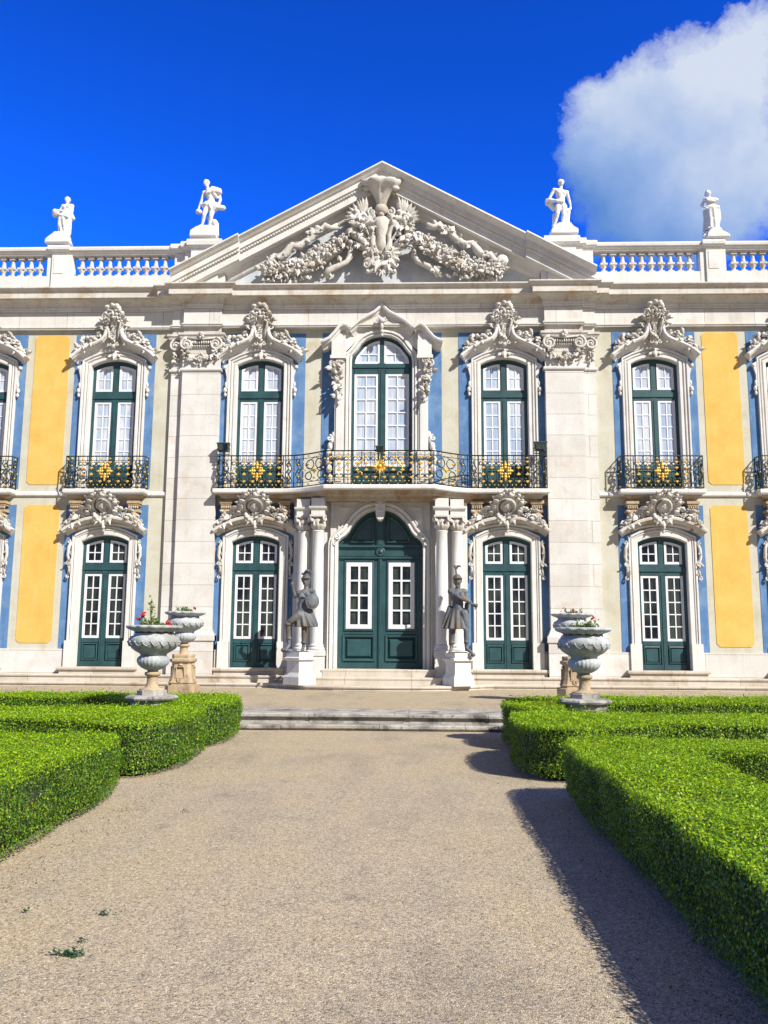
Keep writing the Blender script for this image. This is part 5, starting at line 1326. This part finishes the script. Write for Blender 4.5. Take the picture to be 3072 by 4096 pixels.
# dry bits blown against the hedges
nr = np.random.default_rng(4); n = 1500
xx = np.where(nr.random(n)<.5, 2.45-np.abs(nr.normal(0,.22,n)), -1.95+np.abs(nr.normal(0,.22,n))); yy = nr.uniform(-24,-10,n)
C_ = np.stack([xx,yy,nr.uniform(.002,.012,n)],1); N_ = nr.normal(0,.4,(n,3))+np.array([0,0,1]); N_ /= np.linalg.norm(N_,axis=1,keepdims=True)
U_ = nr.normal(0,1,(n,3)); U_ -= N_*(U_*N_).sum(1,keepdims=True); U_ /= np.linalg.norm(U_,axis=1,keepdims=True)
lt = link('leaf_litter', leaves_mesh('leaf_litter', C_, N_, U_, nr.uniform(.008,.022,n), [MS['litter']], np.zeros(n)))
tag(lt, 'dry leaf litter scattered along the hedge feet', 'leaf litter', None, 'stuff')
# ---- urns
def urn():
    e = MB()
    r0 = .44
    def wob(A,z): return 1+(.04 if z>.69 else .01)*math.cos(14*A)
    e.lathe([(.30,.66),(.40,.70),(.425,.715),(.44,.735),(.435,.755),(.41,.765),(.37,.74),(.33,.70),(.28,.62)][:9], 0,0,84, True, wob)
    e.lathe([(.30,.66),(.31,.62),(.335,.60),(.375,.585),(.40,.55),(.405,.50),(.385,.44),(.34,.385),(.27,.34),(.215,.31),(.205,.275)], 0,0,48, True)
    e.lathe([(.205,.28),(.225,.265),(.25,.23),(.255,.19),(.235,.14),(.19,.095),(.13,.06),(.09,.045),(.085,.02)], 0,0,96, True, lambda A,z: 1+(.045 if .05<z<.27 else 0)*abs(math.cos(12*A))-.02)
    rg = random.Random(6)
    for i in range(18):                                    # carved zigzag swags round the belly
        A = 2*PI*i/18; B = 2*PI*(i+.5)/18; Cc = 2*PI*(i+1)/18
        q = lambda a,z,r: (r*math.cos(a), r*math.sin(a), z)
        e.tube([q(A,.49,.408),q((A+B)/2,.455,.402),q(B,.43,.392),q((B+Cc)/2,.455,.402),q(Cc,.49,.408)], .007, 5)
        e.ball(q(A,.50,.41), .018, 6, 4)
    f = MB()
    f.lathe([(.105,.02),(.125,.01),(.128,-.02),(.115,-.04),(.09,-.05),(.085,-.07),(.085,-.12),(.095,-.20),(.125,-.235),(.2,-.25),(.205,-.27)], 0,0,28)
    return e, f
E_, F_ = urn()
def plant(x, y, z, label, tall, reds, seed):
    rg = random.Random(seed); nr = np.random.default_rng(seed)
    e = empty('flowering_plant', (x,y,z), label, 'plant', 'geraniums planted in the stone urns')
    st, pt = MB(), MB(); Cs = []
    for i in range(44):
        a = rg.uniform(0,2*PI); r = rg.uniform(.02,.26); hgt = rg.uniform(.04,.19)
        if i < tall: a, r, hgt = rg.uniform(2.5,3.6), .06, rg.uniform(.38,.5)
        p0 = Vector((.6*r*math.cos(a),.6*r*math.sin(a),-.05)); p1 = Vector((r*math.cos(a)+rg.uniform(-.03,.03), r*math.sin(a), hgt))
        st.tube([p0,(p0+p1)/2+Vector((rg.uniform(-.02,.02),0,.02)),p1], .006, 5)
        for k in range(7 if hgt<.25 else 18):
            q = p0.lerp(p1, rg.uniform(.35,1.05)); Cs.append(q+Vector((rg.gauss(0,.025),rg.gauss(0,.03),rg.gauss(0,.018))))
    for dx,dy,dz in reds:
        st.tube([(dx*.4,dy*.4,0),(dx*.8,dy*.8,dz*.7),(dx,dy,dz)], .006, 5)
        for k in range(9): pt.ball((dx+rg.gauss(0,.018),dy+rg.gauss(0,.018),dz+rg.gauss(0,.014)), (.020,.018,.014), 5, 4)
    C = np.array([tuple(c) for c in Cs]); n = len(C)
    N = nr.normal(0,.6,(n,3))+np.array([0,-.4,.6]); N /= np.linalg.norm(N,axis=1,keepdims=True)
    U = nr.normal(0,1,(n,3)); U -= N*(U*N).sum(1,keepdims=True); U /= np.linalg.norm(U,axis=1,keepdims=True)
    link('leaves', leaves_mesh('leaves', C, N, U, nr.uniform(.035,.065,n), [MS['flowerleaf']], np.zeros(n)), e)
    obj('stems', st, MS['flowerleaf'], e)
    if reds: obj('flowers', pt, MS['red'], e)
    so = MB(); so.lathe([(.02,-.02),(.30,-.025),(.31,-.06),(.02,-.08)],0,0,20); obj('soil', so, MS['soil'], e)
LOWB = [ (-3.24,-12.0), (3.70,-12.0) ]
def low_urn(x, y, dz, label, plabel):
    r_ = empty('stone_urn', (x,y,1.12+dz), label, 'urn', 'carved stone urns with flowers')
    obj('bowl', E_, MS['urn'], r_); obj('stem', F_, MS['ochre'], r_)
    b = MB(); zb = dz
    b.lathe([(.205,.855),(.235,.845),(.235,.77)],0,0,8,False); b.lathe([(.24,.775),(.37,.77),(.41,.755),(.425,.73),(.41,.705),(.34,.69)],0,0,8,False)
    b.lathe([(.34,.70),(.33,.62),(.30,.55),(.33,.2),(.36,.15),(.36,-.02)],0,0,8,False)
    o = obj('urn_plinth', b, MS['lichen'], None, (x,y,zb)); o.rotation_euler = (0,0,R(22.5)); tag(o, plabel, 'plinth', 'weathered plinths of the lower urns')
low_urn(-3.24,-12.0,0,'grey stone urn with tall red geranium, left, rising from the hedges','weathered octagonal plinth under the left lower urn among the hedges')
low_urn(3.70,-12.0,0,'grey stone urn with short red geranium, right, rising from the hedges','weathered octagonal plinth under the right lower urn among the hedges')
plant(-3.24,-12.0,1.82,'leggy red geranium with one tall shoot in the left lower urn', 2, [(-.20,-.05,.24),(-.17,-.08,.22),(-.28,0,.17),(.26,-.12,.07),(.24,-.08,.11)], 3)
plant(3.70,-12.0,1.82,'short geranium with one red bloom standing up in the right lower urn', 0, [(.13,-.08,.22)], 5)
def tall_urn(x, y, label, plabel):
    r_ = empty('stone_urn', (x,y,1.54), label, 'urn', 'carved stone urns with flowers')
    d = (obj('bowl', E_, MS['urn'], r_), obj('stem', F_, MS['ochre'], r_))
    for q in d: q.scale = (1.05,1.05,1.0)
    b = MB()
    def ring(z, w, cut=.3):
        return [(sx*w*(1 if k else 1-cut), sy*w*(1-cut if k else 1), z) for sx,sy,ks in ((-1,-1,(1,0)),(1,-1,(0,1)),(1,1,(1,0)),(-1,1,(0,1))) for k in ks]
    prof = [(.30,.34),(.62,.34),(.63,.27),(.66,.27),(.69,.29),(.72,.27),(.80,.25),(1.0,.215),(1.10,.21),(1.14,.23),(1.16,.26),(1.18,.27),(1.22,.27),(1.24,.22),(1.30,.23),(1.33,.22)]
    b.grid([ring(z,w) for z,w in prof], True, False, True)
    for a in range(4):
        k = len(b.v)
        b.sweep_xz([(-.09,.80),(-.08,1.04),(.08,1.04),(.09,.80)], [(0,-.19),(0,-.262),(.018,-.262),(.018,-.19)], closed=True)
        volute(b, 0, .75, .06, -.255, 1, PI/2, .35, 1.2); b.ball((0,-.22,1.09), (.06,.05,.03))
        b.xform(Matrix.Rotation(a*PI/2,4,'Z'), k)
    o = obj('urn_pedestal', b, MS['ochre'], None, (x,y,0)); tag(o, plabel, 'pedestal', 'ochre pedestals of the terrace urns')
tall_urn(-4.33,-6.0,'grey stone urn on the ochre pedestal left of the steps, before the stone pilaster','ochre carved stone pedestal on the terrace, left of the path')
tall_urn(4.63,-6.0,'grey stone urn on the ochre pedestal right of the steps, mostly behind the lower urn','ochre carved stone pedestal on the terrace, right of the path')
plant(-4.33,-6.0,2.23,'low pale geranium in the left terrace urn', 0, [(.24,-.1,.16)], 8)
plant(4.63,-6.0,2.23,'low geranium with dark red blooms in the right terrace urn', 0, [(.02,-.15,.14)], 9)

# ---- weeds and fallen bits on the gravel
def weed(x, y, w, d, n, label, seed):
    nr = np.random.default_rng(seed)
    C = np.stack([nr.normal(0,w*.4,n), nr.normal(0,d*.4,n), nr.uniform(.004,.03,n)],1)
    N = nr.normal(0,.5,(n,3))+np.array([0,0,1]); N /= np.linalg.norm(N,axis=1,keepdims=True)
    U = nr.normal(0,1,(n,3)); U -= N*(U*N).sum(1,keepdims=True); U /= np.linalg.norm(U,axis=1,keepdims=True)
    o = link('weed_patch', leaves_mesh('weed_patch', C, N, U, nr.uniform(.012,.028,n), [MS['weed']], np.zeros(n)), None, (x,y,0))
    tag(o, label, 'weed', 'small weeds growing in the gravel')
weed(-.85,-21.23,.14,.05,110,'largest dark green weed patch in the gravel, lower left of the path',1)
weed(-.86,-21.04,.035,.02,16,'tiny weed just above the largest weed patch',2)
weed(-.90,-20.56,.07,.02,26,'narrow slanting weed in the gravel, between the largest patch and the left hedge',3)
weed(-1.40,-20.54,.03,.02,12,'tiny lone weed near the left edge of the photo',4)
weed(-1.22,-17.42,.08,.03,14,'small weed in the gravel beside the second left hedge',5)

# ------------------------------------------------------------------ sky, sun, camera
SUN_AZ, SUN_EL = R(46.5), R(38.5)           # azimuth from the facade normal towards the right
sd = Vector((math.sin(SUN_AZ)*math.cos(SUN_EL), -math.cos(SUN_AZ)*math.cos(SUN_EL), math.sin(SUN_EL)))
sun = bpy.data.lights.new('sun','SUN'); sun.energy = 5.0; sun.angle = R(.5); sun.color = (1,.95,.865)
so = link('sun', sun); so.rotation_euler = sd.to_track_quat('Z','Y').to_euler(); so.location = (30,-40,40)
w = bpy.data.worlds.new('World'); sc.world = w; w.use_nodes = True; t = w.node_tree; t.nodes.clear()
out = t.nodes.new('ShaderNodeOutputWorld'); bg = t.nodes.new('ShaderNodeBackground'); bg.inputs[1].default_value = SKY_STRENGTH
t.links.new(bg.outputs[0], out.inputs[0])
sky = node(t,'ShaderNodeTexSky'); sky.sky_type = 'NISHITA'; sky.sun_disc = False; sky.sun_elevation = SUN_EL
sky.sun_rotation = math.atan2(sd.x, sd.y); sky.altitude = 200; sky.air_density = 1.0; sky.dust_density = .1; sky.ozone_density = 3.0
# deep polarised blue: saturate the sky and pull the red and green down
gm = node(t,'ShaderNodeGamma', i_Gamma=1.7); t.links.new(sky.outputs[0], gm.inputs[0])
col = mix(t, 1.0, gm.outputs[0], SKY_TINT, 'MULTIPLY')
tc = node(t,'ShaderNodeTexCoord').outputs['Generated']
def dot(v):
    n = node(t,'ShaderNodeVectorMath', operation='DOT_PRODUCT'); t.links.new(tc, n.inputs[0]); n.inputs[1].default_value = v; return n.outputs['Value']
dc = mth(t,'MAXIMUM', dot((.2784,.8203,.4997)), .05)
a = mth(t,'DIVIDE', dot((.9469,-.3214,0)), dc); b = mth(t,'DIVIDE', dot((-.1606,-.4731,.8662)), dc)
cb = node(t,'ShaderNodeCombineXYZ'); t.links.new(a, cb.inputs[0]); t.links.new(b, cb.inputs[1]); uv = cb.outputs[0]
wob = node(t,'ShaderNodeTexNoise', i_Scale=22.0, i_Detail=6.0, i_Roughness=.62); t.links.new(uv, wob.inputs['Vector'])
def sub(c): 
    n = node(t,'ShaderNodeVectorMath', operation='SUBTRACT'); t.links.new(c, n.inputs[0]); n.inputs[1].default_value = (.5,.5,.5); return n.outputs[0]
sv = node(t,'ShaderNodeVectorMath', operation='SCALE'); t.links.new(sub(wob.outputs['Color']), sv.inputs[0]); sv.inputs['Scale'].default_value = .05
av = node(t,'ShaderNodeVectorMath', operation='ADD'); t.links.new(uv, av.inputs[0]); t.links.new(sv.outputs[0], av.inputs[1]); uw = av.outputs[0]
tot_ = None
for x,y,r,k in CLOUD:
    d = node(t,'ShaderNodeVectorMath', operation='DISTANCE'); t.links.new(uw, d.inputs[0]); d.inputs[1].default_value = (x,y,0)
    q = mth(t,'DIVIDE', d.outputs['Value'], r); q = mth(t,'MULTIPLY', q, q); q = mth(t,'EXPONENT', mth(t,'MULTIPLY', q, -1.0)); q = mth(t,'MULTIPLY', q, k)
    tot_ = q if tot_ is None else mth(t,'ADD', tot_, q)
nz = noise(t, uw, 26, 10, .66); nz2 = noise(t, uv, 7, 5, .55)
dens = mth(t,'ADD', mth(t,'MULTIPLY', mth(t,'SUBTRACT', tot_, .42), .62), mth(t,'MULTIPLY', mth(t,'SUBTRACT', nz, .5), 1.15))
dens = mth(t,'ADD', dens, mth(t,'MULTIPLY', mth(t,'SUBTRACT', nz2, .5), .5))
al = ramp(t, dens, [(.32,(0,0,0)),(.46,(.36,.36,.36)),(.66,(.68,.68,.68)),(.95,(.95,.95,.95))])
# cloud body: white where the sun reaches, blue grey towards its lower left
lit = mth(t,'ADD', mth(t,'ADD', mth(t,'MULTIPLY', b, 3.2), mth(t,'MULTIPLY', a, 2.2)), mth(t,'MULTIPLY', nz2, .9))
cc = ramp(t, lit, [(.05,CL0),(.35,CL1),(.62,CL2)])
fin = mix(t, al, col, cc)
# unseen broken cloud added behind the viewer, to neutralise the blue shadow fill
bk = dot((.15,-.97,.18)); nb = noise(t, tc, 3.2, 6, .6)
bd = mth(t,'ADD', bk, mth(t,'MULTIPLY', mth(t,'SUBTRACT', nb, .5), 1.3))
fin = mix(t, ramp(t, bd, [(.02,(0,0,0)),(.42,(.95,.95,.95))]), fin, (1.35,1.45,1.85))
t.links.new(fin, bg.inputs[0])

cam = bpy.data.cameras.new('camera'); co = link('camera', cam); sc.camera = co
cam.sensor_fit = 'HORIZONTAL'; cam.sensor_width = 36; cam.lens = 3432.749/3072*36; cam.clip_end = 3000; cam.clip_start = .05
pi_, ya_, ro_ = R(8.5672), R(-1.8788), R(.3482)
fw = Vector((math.sin(ya_)*math.cos(pi_), math.cos(ya_)*math.cos(pi_), math.sin(pi_)))
rt = Vector((math.cos(ya_), -math.sin(ya_), 0)); uu = rt.cross(fw)
r2 = rt*math.cos(ro_)+uu*math.sin(ro_); u2 = -rt*math.sin(ro_)+uu*math.cos(ro_)
co.matrix_world = Matrix(((r2.x,u2.x,-fw.x,.9495),(r2.y,u2.y,-fw.y,-26),(r2.z,u2.z,-fw.z,1.65),(0,0,0,1)))
vs = sc.view_settings; vs.view_transform = 'Standard'; vs.look = 'None'; vs.exposure = EXPO; vs.gamma = 1; vs.use_curve_mapping = False
